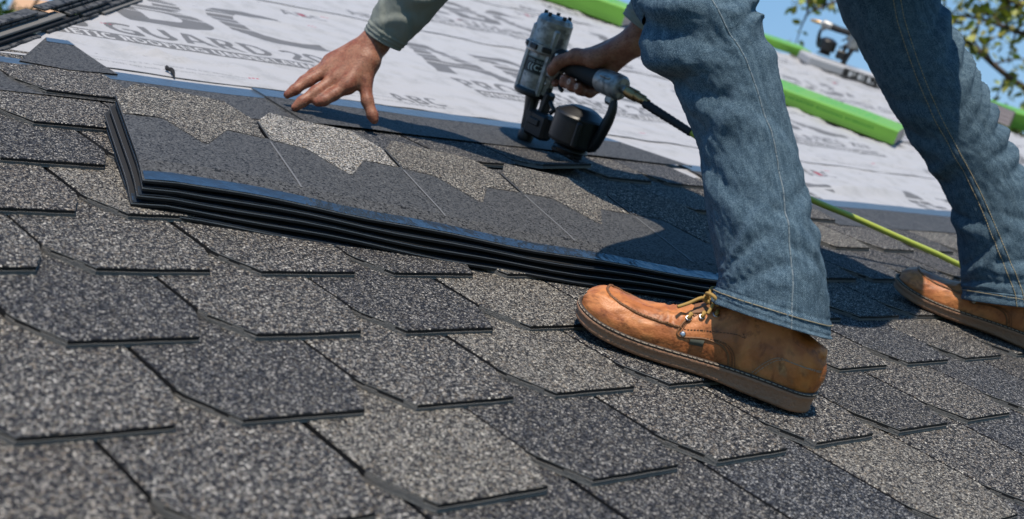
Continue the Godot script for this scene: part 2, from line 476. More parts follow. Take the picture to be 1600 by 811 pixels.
func tab_mesh(variant: int, w := 1.0, lift := 0.0, mats := ["stone_mid"]) -> ArrayMesh:
	# one hexagonal tab, two bonded layers; origin at the middle of its lower edge
	var r := RandomNumberGenerator.new(); r.seed = 100 + variant
	var g := 0.015
	var e := 0.785
	var cut := 0.165; var up := 0.33
	var pts := []
	for k in 9:                                        # the lower edge, a little ragged
		pts.append(Vector2(lerpf(-0.5 + cut, 0.5 - cut, k / 8.0) * w, r.randf_range(-0.0018, 0.0018)))
	for k in [0.25, 0.5, 0.75]: pts.append(Vector2((0.5 - cut * (1.0 - k)) * w + r.randf_range(-0.003, 0.003), -up * k + r.randf_range(-0.003, 0.003)))
	pts.append(Vector2(0.5 * w - g, -up))
	pts.append(Vector2(0.5 * w - g, -1.28))
	pts.append(Vector2(-0.5 * w + g, -1.28))
	pts.append(Vector2(-0.5 * w + g, -up))
	for k in [0.8, 0.6, 0.4, 0.2]: pts.append(Vector2((-0.5 + cut * (1.0 - k)) * w + r.randf_range(-0.003, 0.003), -up * k + r.randf_range(-0.003, 0.003)))
	var bow := r.randf_range(-0.0006, 0.001); var tilt := r.randf_range(-0.006, 0.006)
	var yf := func(p: Vector2) -> float:
		var near: float = clampf(1.0 + p.y / 0.5, 0.0, 1.0)
		return 0.0082 * (1.0 + p.y / e) + near * near * (lift * (0.35 + 0.65 * clampf(0.5 + p.x, 0, 1)) + bow * (4.0 * p.x * p.x) + tilt * p.x * 0.2)
	var top := Buf.new(); var blk := Buf.new(); var gry := Buf.new(); var rim := Buf.new()
	var n := pts.size()
	var off := Vector2(r.randf(), r.randf())
	var inset := 0.006
	var ids := []; var outer := []
	var mid := Vector2(0, -0.55)
	for k in n:
		var p: Vector2 = pts[k]
		var q: Vector2 = p + (mid - p).normalized() * inset
		ids.append(top.pt(Vector3(q.x * U, yf.call(q), q.y * U), q * U / 0.30 + off))
		outer.append(top.pt(Vector3(p.x * U, yf.call(p) - 0.0009, p.y * U), p * U / 0.30 + off))
	var rows := 5                                       # bands across so that the curl reads
	var c := top.pt(Vector3(0, yf.call(Vector2(0, -0.3)), -0.3 * U), Vector2(0, -0.3) * U / 0.30 + off)
	for k in n:
		var j := (k + 1) % n
		top.tri(c, ids[k], ids[j])
		top.quad(ids[k], outer[k], outer[j], ids[j])
	top.i = flipped(top.i)
	for k in n:
		var j := (k + 1) % n
		var a: Vector2 = pts[k]; var b: Vector2 = pts[j]
		var ya: float = yf.call(a) - 0.0009; var yb: float = yf.call(b) - 0.0009
		var A := Vector3(a.x * U, ya, a.y * U); var B := Vector3(b.x * U, yb, b.y * U)
		var h1 := Vector3(0, (0.0036 + r.randf() * 0.0005) if absf(a.y - b.y) < 0.02 else 0.0072 if absf(a.y - b.y) > 0.4 else r.randf_range(0.0012, 0.0050), 0)
		blk.poly([A, A - h1, B - h1, B], true)
		var o := Vector3((a + b).x, 0, (a + b).y + 1.1).normalized() * 0.0009
		var h2 := Vector3(0, 0.0074, 0) - h1
		var h3 := Vector3(0, 0.0009, 0)
		rim.poly([A - h1 - h2 + o, A - h1 - h2 - h3 + o, B - h1 - h2 - h3 + o, B - h1 - h2 + o], true, 6.0)
		if absf(a.y - b.y) > 0.02 and absf(a.y - b.y) < 0.4 and a.x < 0.0: rim.poly([A + Vector3(0, 0.0002, 0) + o * 0.3, A - Vector3(0, 0.0005, 0) + o * 0.3, B - Vector3(0, 0.0005, 0) + o * 0.3, B + Vector3(0, 0.0002, 0) + o * 0.3], true, 6.0)
		gry.poly([A - h1 + o, A - h1 - h2 + o, B - h1 - h2 + o, B - h1 + o], true, 6.0)
		gry.poly([A - h1, A - h1 + o, B - h1 + o, B - h1], true, 6.0)
	return joined([[top, M[mats[0]]], [blk, M.cut_black], [gry, M.cut_grey], [rim, M.cut_light]])

func flipped(i: PackedInt32Array) -> PackedInt32Array:
	var r := PackedInt32Array()
	for k in range(0, i.size(), 3):
		r.append(i[k]); r.append(i[k + 2]); r.append(i[k + 1])
	return r

func slab(u0: float, u1: float, v0: float, v1: float, h0: float, h1: float, cutr := 0.0) -> Buf:  # a flat smooth headlap, thin
	var b := Buf.new()
	var rows := []; var uvs := []
	for a in 7:
		var r := PackedVector3Array(); var t := PackedVector2Array()
		var f := a / 6.0
		var ue := u1 - cutr * f
		for k in 31:
			var u := lerpf(u0, ue, k / 30.0)
			var v := lerpf(v0, v1, f)
			r.append(roof_at(u, v, lerpf(h0, h1, f) + 0.0006 * sin(u * 2.3) + 0.0004 * sin(u * 5.1 + v * 3.0)))
			t.append(Vector2(u * U, v * U) / 0.25)
		rows.append(r); uvs.append(t)
	b.grid(rows, false, true, uvs)
	var e := PackedVector3Array(); var e2 := PackedVector3Array()
	for p in rows[6]: e.append(p); e2.append(p - Vector3(0, 0.003, 0))
	b.grid([e, e2], false, true)
	var s := PackedVector3Array(); var s2 := PackedVector3Array()
	for q in rows: s.append(q[30]); s2.append(q[30] - Vector3(0, 0.003, 0))
	b.grid([s, s2], false, false)
	var w := PackedVector3Array(); var w2 := PackedVector3Array()
	for q in rows: w.append(q[0]); w2.append(q[0] - Vector3(0, 0.003, 0))
	b.grid([w, w2], false, true)
	return b

func build_house():
	var h := thing("house", "house under the hip roof that the roofer is covering with hexagonal grey shingles", "house", ROOF)
	# body of the house, seen only from other places
	var b := Buf.new()
	var down := ROOF.basis.inverse()
	var eave := roof_at(0, -9.0, -0.02)
	var eave_w := ROOF * eave
	b.box(Vector3.ZERO, Vector3(7.4, eave_w.y - 0.05, 8.0))
	var wc := ROOF * roof_at(21.0, 20.0)
	part("wall", b, M.siding, h, ROOF.affine_inverse() * Transform3D(Basis(Vector3.UP, deg_to_rad(YAW)), Vector3(wc.x, (eave_w.y - 0.05) / 2, wc.z)))
	# the boarded deck under the felt, with the three hip planes that fall away
	var d := Buf.new()
	var L0 := roof_at(hip_left(-9.0), -9.0, -0.022); var L1 := roof_at(hip_left(20.2), 20.2, -0.022)
	var R1 := roof_at(hip_right(20.2), 20.2, -0.022); var R0 := roof_at(hip_right(-9.0), -9.0, -0.022)
	d.poly([L0, R0, R1, L1], true)
	var upw := down * Vector3.UP
	var back := down * ROOF.basis.z
	var flat := (Vector3(0, 0, -1) - upw * Vector3(0, 0, -1).dot(upw)).normalized()
	var run := (L1 - L0).dot(flat)
	var B0 := L0 + flat * run * 2.0; var B1 := R0 + flat * run * 2.0
	part("deck", d, M.brown, h)
	d = Buf.new()
	d.poly([L0, L1, B0], true, 3.0); d.poly([R1, R0, B1], true, 3.0); d.poly([L1, R1, B1, B0], true, 3.0)
	part("far_slope", d, M.asphalt, h)
	# underlayment, lapped sheets
	var pm := mat(Color(0.755, 0.75, 0.742), 0.62, 0.0, 0.35)
	pm.albedo_texture = sheet_print()
	pm.normal_enabled = true; pm.normal_texture = noise_normal(512, 0.03, 1.2, 5, 83); pm.normal_scale = 0.55
	wr.seed = 4; wr.frequency = 0.35; wr.fractal_octaves = 3
	var r := RandomNumberGenerator.new(); r.seed = 33
	for k in 150:
		var u := r.randf_range(4.0, 34.0) if k < 60 else r.randf_range(9.0, 30.0)
		folds.append([u, r.randf_range(4.6, 17.0), r.randf_range(1.0, 3.5), r.randf_range(0.001, 0.0022) * (1.0 + u / 7.0), r.randf_range(-0.06, 0.03), r.randf_range(0.05, 0.12)])
	folds.append([2.35, 5.02, 0.42, 0.014, -0.35, 0.05])
	folds.append([2.5, 4.93, 0.3, -0.006, -0.3, 0.05])
	folds.append([3.2, 5.0, 0.2, 0.006, -0.1, 0.04])
	folds.append([12.4, 3.1, 1.6, 0.02, 0.04, 0.12])
	var n := 0
	for q in [[-0.35, 4.4, 0.0, 0.0], [4.28, 8.95, 0.0012, 0.0], [8.85, 13.5, 0.0016, 2.6], [13.4, 20.3, 0.002, 4.4]]:
		part("underlayment_sheet", sheet_mesh(q[0] if n else 2.0, q[1], q[2] + (0.0015 if n else 0.0), q[3], pm), null, h)
		n += 1
	# shingled courses: [row, offset of its tabs, its right end]
	var kinds := ["stone_mid", "stone_dark", "stone_light", "stone_brown", "stone_blue"]
	var lib := []
	for k in kinds.size():
		var set_ := []
		for j in 4: set_.append(tab_mesh(k * 10 + j, 1.0, 0.0, [kinds[k]]))
		lib.append(set_)
	var rt := RandomNumberGenerator.new(); rt.seed = 21
	var courses := [[-5.7, 0.4, 12], [-4.9, 0.9, 13], [-4.1, 0.5, 14], [-3.3, 0.0, 14], [-2.36, 0.89, 14], [-1.57, 0.396, 16], [-0.785, 0.938, 17], [0.0, 0.44, 19], [0.795, 0.0, 21], [1.62, 0.56, 9.45], [2.41, 0.08, 8.35], [3.19, 0.5, 1.4]]
	# tone of the tabs nearest the lens, as they lie: row index -> tab number -> kind
	var tone := {2: [0, 2, 1, 0, 0, 1, 0, 4], 3: [0, 1, 0, 2, 0, 1, 0, 4, 0, 0], 4: [1, 0, 1, 2, 0, 0, 4, 0, 0], 5: [0, 0, 0, 1, 2, 0, 1]}
	for ci in courses.size():
		var c: Array = courses[ci]
		var v: float = c[0]
		var t0: int = int(ceil(max(hip_left(v) + 0.1, -5.0 if v < 1.0 else -9.0) - c[1]))
		for k in range(t0, int(c[2]) + 1):
			var left: float = c[1] + k                # lower left corner
			var mid: float = left + 0.333
			if mid + 0.5 > c[2] + 0.05: continue
			if ci == 10 and k in [4, 5]: continue      # the pieces being nailed, below
			var q := rt.randf()
			var kind := 0 if q < 0.46 else 1 if q < 0.64 else 4 if q < 0.80 else 3 if q < 0.95 else 2
			if tone.has(ci - 2) and k > -3 and k + 2 >= 0 and k + 2 < tone[ci - 2].size(): kind = tone[ci - 2][k + 2]
			if v > 2.0: kind = [0, 1, 0, 4][k & 3]
			var o := part("shingle_tab", lib[kind][rt.randi() % 4], null, h)
			o.transform = Transform3D(Basis(Vector3.UP, rt.randf_range(-0.006, 0.006)), roof_at(mid + rt.randf_range(-0.006, 0.006), v + rt.randf_range(-0.008, 0.008), rt.randf_range(0.0, 0.0006)))
	# the lifted tabs at the nose of the tool
	for q in [[4, 0.006, 1], [5, 0.024, 1]]:
		var o := part("shingle_tab", tab_mesh(60 + q[0], 1.0, q[1], ["stone_dark" if q[2] else "stone_mid"]), null, h)
		o.transform = Transform3D(Basis.IDENTITY, roof_at(0.08 + q[0] + 0.333, 2.42, 0.0008))
	# headlaps of the courses that nothing covers yet: granule fade, smooth asphalt, sealing film
	for q in [[-0.85, 2.9, 2.41, 0.0], [2.84, 8.4, 2.435, 0.75], [8.3, 9.5, 1.62, 0.3], [9.2, 21.0, 0.795, 0.0]]:
		var v: float = q[2]
		part("headlap", slab(q[0], q[1], v + 0.74, v + 1.46, 0.0021 + (0.003 if q[0] == 2.84 else 0.0), -0.0003 + (0.003 if q[0] == 2.84 else 0.0), q[3] * 0.7), M.asphalt, h)
		part("sealing_film", slab(q[0] + 0.01, q[1] - q[3] * 0.7, v + 1.455, v + 1.71, 0.0001 + (0.003 if q[0] == 2.84 else 0.0), -0.001 + (0.003 if q[0] == 2.84 else 0.0), q[3] * 0.3), M.film, h)
		for k in int(q[1] - q[0]):
			var ch := Buf.new()
			var x: float = q[0] + 0.4 + k
			ch.poly([roof_at(x, v + 0.8, 0.0031), roof_at(x + 0.02, v + 0.8, 0.0031), roof_at(x + 0.06, v + 1.42, 0.0008), roof_at(x + 0.045, v + 1.42, 0.0008)], true)
			part("chalk_line", ch, M.chalk, h)
	# the end piece at the hip, cut to a point
	var pb := Buf.new()
	var o0 := Vector3(0, 0.0022, 0)
	var P := [roof_at(0.62, 4.02) + o0, roof_at(1.0, 3.94) + o0, roof_at(1.45, 4.0) + o0, roof_at(1.42, 4.3) + o0, roof_at(1.40, 4.9) + o0, roof_at(1.20, 4.9) + o0]
	pb.poly(P, true, 4.0)
	for k in range(2, 6): pb.poly([P[k], P[k] - o0 * 2.0, P[(k + 1) % 6] - o0 * 2.0, P[(k + 1) % 6]], true)
	part("headlap", pb, M.asphalt, h)
	var pf := Buf.new()
	var o1 := Vector3(0, 0.003, 0)
	pf.poly([roof_at(1.15, 4.76) + o1, roof_at(1.405, 4.76) + o1, roof_at(1.402, 4.895) + o1, roof_at(1.2, 4.895) + o1], true)
	part("sealing_film", pf, M.film, h)
	# ragged ends of the neighbouring slope's shingles standing past the hip, edge on
	var hd := (roof_at(1.0, 1.107) - roof_at(0, 0)).normalized()
	var out_ := Vector3.UP.cross(hd).normalized()      # away from this slope
	if out_.x > 0: out_ = -out_
	var rs := RandomNumberGenerator.new(); rs.seed = 71
	for lay in 5:
		var s := -0.4
		while s < 2.9:
			var ln := rs.randf_range(0.2, 0.5)
			var at := roof_at(hip_left(4.2), 4.2) + hd * (s + ln / 2) + out_ * (0.006 + lay * 0.006 + rs.randf_range(-0.004, 0.004)) + Vector3(0, -0.003 + lay * 0.0072 + rs.randf_range(-0.001, 0.001), 0)
			var bx := Buf.new()
			bx.box(Vector3.ZERO, Vector3(ln - rs.randf_range(0.004, 0.07), 0.0045, 0.022), Basis.IDENTITY, 0.0008)
			part("shingle_end", bx, M.asphalt if rs.randf() < 0.5 else M.back if rs.randf() < 0.4 else M.cut_grey, h, Transform3D(Basis(hd, Vector3.UP, hd.cross(Vector3.UP)) * Basis(Vector3(1, 0, 0), rs.randf_range(-0.04, 0.04)), at))
			s += ln

# ---------------------------------------------------------------- loose shingles stacked on the roof
func strip_outline() -> Array:                         # five tabs of 1.04, far edge with the hexagon ends; x along, z towards the eave
	var w := 1.04; var D := -2.08
	var p := []
	p.append(Vector2(0.02, 0)); p.append(Vector2(5 * w - 0.02, 0))
	for k in range(4, -1, -1):
		var a := k * w + 0.02; var b := (k + 1) * w - 0.02
		p.append(Vector2(b, -1.28)); p.append(Vector2(b, D + 0.34)); p.append(Vector2(b - 0.16, D)); p.append(Vector2(a + 0.16, D)); p.append(Vector2(a, D + 0.34)); p.append(Vector2(a, -1.28))
	return p

func sag(x: float, z: float, lay: int) -> float:
	var a := 0.0045 * sin(x * 1.55 + 0.7) * (1.0 - 0.55 * lay / 4.0)
	return a + (-0.0075 * smoothstep(-0.32, 0.0, z)) - 0.004 * smoothstep(0.2, 0.0, x) + 0.0012 * sin(x * 5.0 + lay)

func strip_sheet(x0: float, x1: float, z0: float, z1: float, lay: int, y: float, scale := 0.25, nx := 24, nz := 8) -> Buf:
	var rows := []; var uvs := []
	for a in nz + 1:
		var r := PackedVector3Array(); var t := PackedVector2Array()
		var z := lerpf(z0, z1, float(a) / nz)
		for b in nx + 1:
			var x := lerpf(x0, x1, float(b) / nx)
			r.append(Vector3(x * U, y + sag(x, z, lay), z * U)); t.append(Vector2(x, z) * U / scale)
		rows.append(r); uvs.append(t)
	var b := Buf.new()
	b.grid(rows, false, true, uvs)
	return b

func drape(pts: Array, lay: int, y: float, scale: float, off := Vector2.ZERO, cells := 9) -> Buf:   # a polygon laid over the sagging strip
	var b := Buf.new()
	var poly := PackedVector2Array(pts)
	var lo := poly[0]; var hi := poly[0]
	for p in poly: lo = lo.min(p); hi = hi.max(p)
	for ix in cells:
		for iz in cells:
			var c0 := lo + (hi - lo) * Vector2(ix, iz) / cells
			var c1 := lo + (hi - lo) * Vector2(ix + 1, iz + 1) / cells
			for piece in Geometry2D.intersect_polygons(poly, PackedVector2Array([c0, Vector2(c1.x, c0.y), c1, Vector2(c0.x, c1.y)])):
				var tr := Geometry2D.triangulate_polygon(piece)
				var first := b.v.size()
				for p in piece: b.pt(Vector3(p.x * U, y + sag(p.x, p.y, lay), p.y * U), p * U / scale + off)
				for k in range(0, tr.size(), 3):
					var A: Vector2 = piece[tr[k]]; var B: Vector2 = piece[tr[k + 1]]; var C: Vector2 = piece[tr[k + 2]]
					if (B - A).cross(C - A) > 0: b.tri(first + tr[k], first + tr[k + 1], first + tr[k + 2])
					else: b.tri(first + tr[k], first + tr[k + 2], first + tr[k + 1])
	for k in b.v.size():
		pass
	return b

func build_stack():
	var angle := deg_to_rad(-19.7)
	var base := Transform3D(Basis(Vector3.UP, angle), roof_at(0.09, 0.93, 0.0))
	var order := ["topmost loose shingle strip, showing five speckled hexagon tabs and smooth grey asphalt", "second loose shingle strip from the top of the stack, only its black edge showing", "third loose shingle strip from the top, in the middle of the stack", "fourth loose shingle strip from the top, second from the roof in the stack", "bottom loose shingle strip of the stack, lying on the laid shingles"]
	var pitch := 0.0107
	var rs := RandomNumberGenerator.new(); rs.seed = 3
	for n in 5:
		var lay := 4 - n                               # 4 is the top
		var y := 0.0105 + lay * pitch - 0.002
		var x := base * Transform3D(Basis(Vector3.UP, rs.randf_range(-0.004, 0.004)), Vector3(rs.randf_range(-0.004, 0.004) - n * 0.0014, y, rs.randf_range(-0.002, 0.002) + n * 0.0022))
		if n == 0: x = base * Transform3D(Basis.IDENTITY, Vector3(0, y, 0))
		var t := thing("shingle_strip", order[n], "shingle strip", ROOF * x, "loose shingle strips in the stack")
		var o := strip_outline()
		var body := drape(o, lay, 0.0, 0.25, Vector2.ZERO, 22 if n == 0 else 10)
		var side := Buf.new(); var rim := Buf.new()
		for k in o.size():
			var A: Vector2 = o[k]; var B: Vector2 = o[(k + 1) % o.size()]
			var m := maxi(1, int((B - A).length() / 0.2))
			for j in m:
				var a := A.lerp(B, float(j) / m); var b := A.lerp(B, float(j + 1) / m)
				var pa := Vector3(a.x * U, sag(a.x, a.y, lay), a.y * U); var pb := Vector3(b.x * U, sag(b.x, b.y, lay), b.y * U)
				var e := Vector3(0, 0.0010, 0); var f := Vector3(0, 0.0040, 0)
				rim.poly([pa, pb, pb - e, pa - e], true)
				side.poly([pa - e, pb - e, pb - f, pa - f], true)
		var under := drape(o, lay, -0.0040, 0.25)
		under.i = flipped(under.i)
		side.merge(under)
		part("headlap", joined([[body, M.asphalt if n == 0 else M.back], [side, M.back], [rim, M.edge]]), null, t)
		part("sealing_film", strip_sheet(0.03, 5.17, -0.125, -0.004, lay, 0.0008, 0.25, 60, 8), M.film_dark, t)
		if n > 0: continue
		var kinds := ["stone_light", "stone_tab", "stone_light", "stone_light", "stone_mid"]
		for k in 5:
			var w := 1.04
			var a := k * w + 0.022; var b := (k + 1) * w - 0.022; var D := -2.078
			var tab := [Vector2(a, -1.26), Vector2(a + 0.26 * w, -1.26), Vector2(a + 0.46 * w, -0.82), Vector2(a + 0.49 * w, -0.82), Vector2(a + 0.69 * w, -1.26), Vector2(b, -1.26), Vector2(b, D + 0.34), Vector2(b - 0.16, D), Vector2(a + 0.16, D), Vector2(a, D + 0.34)]
			part("tab", drape(tab, lay, 0.0007, 0.3, Vector2(k * 0.37, k * 0.21)), M[kinds[k]], t)
			var ch := drape([Vector2(b + 0.02, -1.2), Vector2(b + 0.035, -1.2), Vector2(b + 0.045, -0.25), Vector2(b + 0.03, -0.25)], lay, 0.0009, 0.25)
			part("chalk_line", ch, M.chalk, t)

# ---------------------------------------------------------------- the coil nailer
func build_nailer(called: String, label: String, x: Transform3D, far := false) -> Node3D:
	# nose at the origin, y out of the roof, z along the handle
	var t := thing(called, label, "nail gun", ROOF * x)
	var I := Basis.IDENTITY
	# cylinder
	var b := Buf.new()
	b.lathe(Vector3(0, 0, -0.018), I, [Vector2(0.0, 0.258), Vector2(0.024, 0.258), Vector2(0.033, 0.254), Vector2(0.037, 0.246), Vector2(0.038, 0.204), Vector2(0.0385, 0.2), Vector2(0.0365, 0.198)], 28)
	part("cylinder_cap", b, M.alloy, t)
	b = Buf.new()
	for k in 5:
		var a := TAU * k / 5.0 + 0.5
		b.lathe(Vector3(cos(a) * 0.026, 0, -0.018 + sin(a) * 0.026), I, [Vector2(0, 0.263), Vector2(0.004, 0.263), Vector2(0.0042, 0.254)], 8)
	part("cap_bolt", b, M.black, t)
	b = Buf.new()
	b.lathe(Vector3(0, 0, -0.018), I, [Vector2(0.0365, 0.2), Vector2(0.043, 0.199), Vector2(0.0435, 0.184), Vector2(0.041, 0.181), Vector2(0.036, 0.179)], 28)
	part("collar", b, M.alloy, t)
	b = Buf.new()
	for k in 9:
		var a := TAU * k / 9.0 + 0.28
		var d := Vector3(cos(a), 0, sin(a))
		b.box(Vector3(0, 0.1915, -0.018) + d * 0.0425, Vector3(0.02, 0.011, 0.006), Basis(d.cross(Vector3.UP), Vector3.UP, d) , 0.002)
	part("exhaust_vent", b, M.black, t)
	b = Buf.new()
	b.lathe(Vector3(0, 0, -0.018), I, [Vector2(0.035, 0.182), Vector2(0.0352, 0.108), Vector2(0.037, 0.104), Vector2(0.0385, 0.098), Vector2(0.036, 0.094), Vector2(0.0, 0.094)], 28)
	part("cylinder", b, M.alloy, t)
	# ribs cast on the cylinder's sides
	b = Buf.new()
	for a in [2.1, 3.75, 0.3]:
		var d := Vector3(cos(a), 0, sin(a))
		b.box(Vector3(0, 0.165, -0.018) + d * 0.035, Vector3(0.014, 0.14, 0.012), Basis(d.cross(Vector3.UP), Vector3.UP, d), 0.004)
	part("rib", b, M.alloy, t)
	b = Buf.new()
	b.lathe(Vector3(0, 0, -0.018), I, [Vector2(0.0375, 0.107), Vector2(0.0405, 0.101), Vector2(0.0405, 0.096), Vector2(0.037, 0.092)], 28)
	part("bumper", b, M.black, t)
	for q in [[0.0, 0.19, 0.03], [0.0, 0.15, 0.03], [0.0, 0.128, 0.02], [0.0, 0.115, 0.01]]:
		b = Buf.new()
		b.lathe(Vector3(-0.0185 if q[1] > 0.14 else -0.0135, q[1], q[2]), Basis(Vector3(0, 0, 1), Vector3(-1, 0, 0), Vector3(0, -1, 0)), [Vector2(0, 0.0022), Vector2(0.0028, 0.002), Vector2(0.0036, 0.0008), Vector2(0.0036, -0.001)], 10)
		part("screw", b, M.steel, t)
	# label wrapped round the cylinder
	if not far:
		var im := Image.create(256, 128, false, Image.FORMAT_RGB8)
		im.fill(Color(0.05, 0.085, 0.085))
		im.fill_rect(Rect2i(0, 0, 256, 8), Color(0.45, 0.5, 0.48)); im.fill_rect(Rect2i(0, 120, 256, 8), Color(0.3, 0.34, 0.33))
		print_text(im, "COIL NAILER", 40, 22, 170, 20, Color(0.5, 0.55, 0.54))
		print_text(im, "((C2", 56, 54, 130, 52, Color(0.66, 0.7, 0.68))
		var lm := mat(Color.WHITE, 0.5); lm.albedo_texture = tex(im)
		var rows := []; var uvs := []
		for a in 2:
			var r := PackedVector3Array(); var q := PackedVector2Array()
			for k in 17:
				var an := lerpf(3.65, 1.55, k / 16.0)
				r.append(Vector3(cos(an) * 0.0356, 0.172 - a * 0.034, -0.018 + sin(an) * 0.0356)); q.append(Vector2(k / 16.0, a))
			rows.append(r); uvs.append(q)
		b = Buf.new(); b.grid(rows, false, false, uvs)
		part("label", b, lm, t)
	# body joining cylinder and handle
	b = Buf.new()
	b.box(Vector3(0, 0.168, 0.02), Vector3(0.036, 0.062, 0.034), I, 0.008)
	b.box(Vector3(0, 0.128, 0.012), Vector3(0.026, 0.06, 0.026), I, 0.006)
	part("housing", b, M.alloy, t)
	b = Buf.new()
	b.tube(curve([Vector3(0, 0.182, 0.018), Vector3(0, 0.180, 0.05), Vector3(0, 0.178, 0.1), Vector3(0, 0.18, 0.146)], 14), [0.019, 0.022, 0.0215, 0.0205, 0.0195, 0.019, 0.0188, 0.0187, 0.0187, 0.019, 0.0195, 0.02, 0.0203, 0.0205, 0.0205], 18)
	part("grip", b, M.rubber, t)
	b = Buf.new()
	b.tube([Vector3(0, 0.18, 0.142), Vector3(0, 0.18, 0.148), Vector3(0, 0.181, 0.185), Vector3(0, 0.1815, 0.2), Vector3(0, 0.1815, 0.204)], [0.0205, 0.0235, 0.0255, 0.0245, 0.02], 20)
	b.box(Vector3(-0.02, 0.192, 0.172), Vector3(0.012, 0.007, 0.03), I, 0.003)
	b.box(Vector3(0, 0.156, 0.186), Vector3(0.02, 0.026, 0.024), I, 0.005)
	part("handle_end", b, M.alloy, t)
	# trigger and its guard
	b = Buf.new()
	b.tube(curve([Vector3(0, 0.155, 0.034), Vector3(0, 0.142, 0.04), Vector3(0, 0.13, 0.05), Vector3(0, 0.127, 0.058)], 8), 0.0045, 8)
	part("trigger", b, M.black, t)
	# nose: two cheeks, feed block, driver tube, contact foot
	b = Buf.new()
	b.tube([Vector3(0, 0.1, -0.016), Vector3(0, 0.06, -0.01), Vector3(0, 0.02, -0.002), Vector3(0, 0.012, 0)], [0.017, 0.0125, 0.0125, 0.014], 12)
	b.box(Vector3(-0.006, 0.06, -0.008), Vector3(0.012, 0.07, 0.02), Basis(Vector3(1, 0, 0), -0.15), 0.003)
	b.box(Vector3(0, 0.088, 0.028), Vector3(0.024, 0.05, 0.016), Basis(Vector3(1, 0, 0), 0.1), 0.004)
	part("nose", b, M.black, t)
	b = Buf.new()
	b.tube([Vector3(0, 0.026, 0), Vector3(0, 0.014, 0.001), Vector3(0, 0.002, 0.001)], [0.013, 0.0175, 0.016], 12)
	part("contact_foot", b, M.black, t)
	b = Buf.new()
	b.box(Vector3(-0.004, 0.045, 0.032), Vector3(0.034, 0.052, 0.058), I, 0.006)
	b.box(Vector3(-0.022, 0.05, 0.03), Vector3(0.006, 0.014, 0.03), I, 0.002)
	b.tube([Vector3(-0.022, 0.062, 0.012), Vector3(0.02, 0.062, 0.012)], 0.004, 8)
	part("feed_door", b, M.black, t)
	b = Buf.new()
	b.tube(curve([Vector3(0, 0.1, 0.03), Vector3(-0.004, 0.09, 0.048), Vector3(-0.004, 0.085, 0.056), Vector3(-0.004, 0.076, 0.05)], 8), 0.005, 8)
	b.tube([Vector3(0, 0.12, 0.02), Vector3(0, 0.075, 0.024)], 0.009, 10)
	part("latch", b, M.black, t)
	# canister with a conical lid
	b = Buf.new()
	b.lathe(Vector3(0, 0, 0.128), I, [Vector2(0.0, 0.116), Vector2(0.022, 0.116), Vector2(0.03, 0.113), Vector2(0.05, 0.102), Vector2(0.0535, 0.098), Vector2(0.0535, 0.096), Vector2(0.052, 0.096), Vector2(0.0515, 0.048), Vector2(0.05, 0.042), Vector2(0.0, 0.04)], 30)
	b.box(Vector3(-0.038, 0.07, 0.165), Vector3(0.02, 0.05, 0.012), Basis(Vector3.UP, 0.7), 0.003)
	part("magazine", b, M.black, t)
	b = Buf.new()
	b.lathe(Vector3(0, 0, 0.128), I, [Vector2(0.025, 0.046), Vector2(0.034, 0.034), Vector2(0.036, 0.03), Vector2(0.03, 0.028), Vector2(0.026, 0.02), Vector2(0.0, 0.02)], 20)
	b.box(Vector3(-0.004, 0.0205, 0.125), Vector3(0.034, 0.012, 0.062), I, 0.004)
	b.box(Vector3(-0.004, 0.0175, 0.158), Vector3(0.024, 0.008, 0.03), I, 0.003)
	part("depth_foot", b, M.black, t)
	b = Buf.new()
	b.tube(curve([Vector3(0, 0.158, 0.19), Vector3(0, 0.135, 0.198), Vector3(0, 0.1, 0.194), Vector3(0, 0.06, 0.184), Vector3(0, 0.046, 0.172)], 12), [0.008, 0.0085, 0.009, 0.0095, 0.01, 0.011, 0.011, 0.011, 0.011, 0.011, 0.01, 0.009, 0.008], 10)
	part("magazine_arm", b, M.black, t)
	# hose fitting
	b = Buf.new()
	b.tube([Vector3(0, 0.1815, 0.203), Vector3(0, 0.181, 0.218)], 0.0085, 12)
	part("nipple", b, M.steel, t)
	b = Buf.new()
	b.tube([Vector3(0, 0.181, 0.215), Vector3(0, 0.1808, 0.219), Vector3(0, 0.18, 0.243), Vector3(0, 0.1798, 0.2435), Vector3(0, 0.179, 0.262), Vector3(0, 0.1788, 0.2625), Vector3(0, 0.178, 0.275)], [0.009, 0.0115, 0.0115, 0.0095, 0.0095, 0.0075, 0.0065], 14)
	part("coupler", b, M.brass, t)
	return t

func build_hose():
	var t := thing("air_hose", "lime green air hose running from the nail gun behind the legs to the roof", "hose", ROOF)
	var n0 := Vector3(5.8 * U, 0, -3.45 * U)
	var b := Buf.new()
	var path := []; var rad := []
	for k in 33:
		var f := k / 32.0
		path.append(n0 + Vector3(0, lerpf(0.1785, 0.166, f), lerpf(0.268, 0.392, f)))
		rad.append(lerpf(0.0085, 0.0072, f) + (0.0006 if k % 3 == 1 else 0.0))
	b.tube(path, rad, 12)
	part("strain_relief", b, M.rubber, t)
	b = Buf.new()
	var p := [n0 + Vector3(0, 0.167, 0.385), seen(1110, 226, 11.75), seen(1190, 272, 12.1), seen(1268, 312, 12.5), seen(1330, 338, 12.75), seen(1400, 369, 13.05), seen(1460, 395, 13.35), seen(1506, 416, 13.6), roof_at(9.9, 0.1, 0.03), roof_at(10.6, 0.1, 0.016), roof_at(12.0, 0.9, 0.016), roof_at(13.4, 1.0, 0.016), roof_at(15.5, -0.4, 0.016)]
	b.tube(curve(p, 90), 0.0061, 10)
	part("hose", b, M.hose, t)

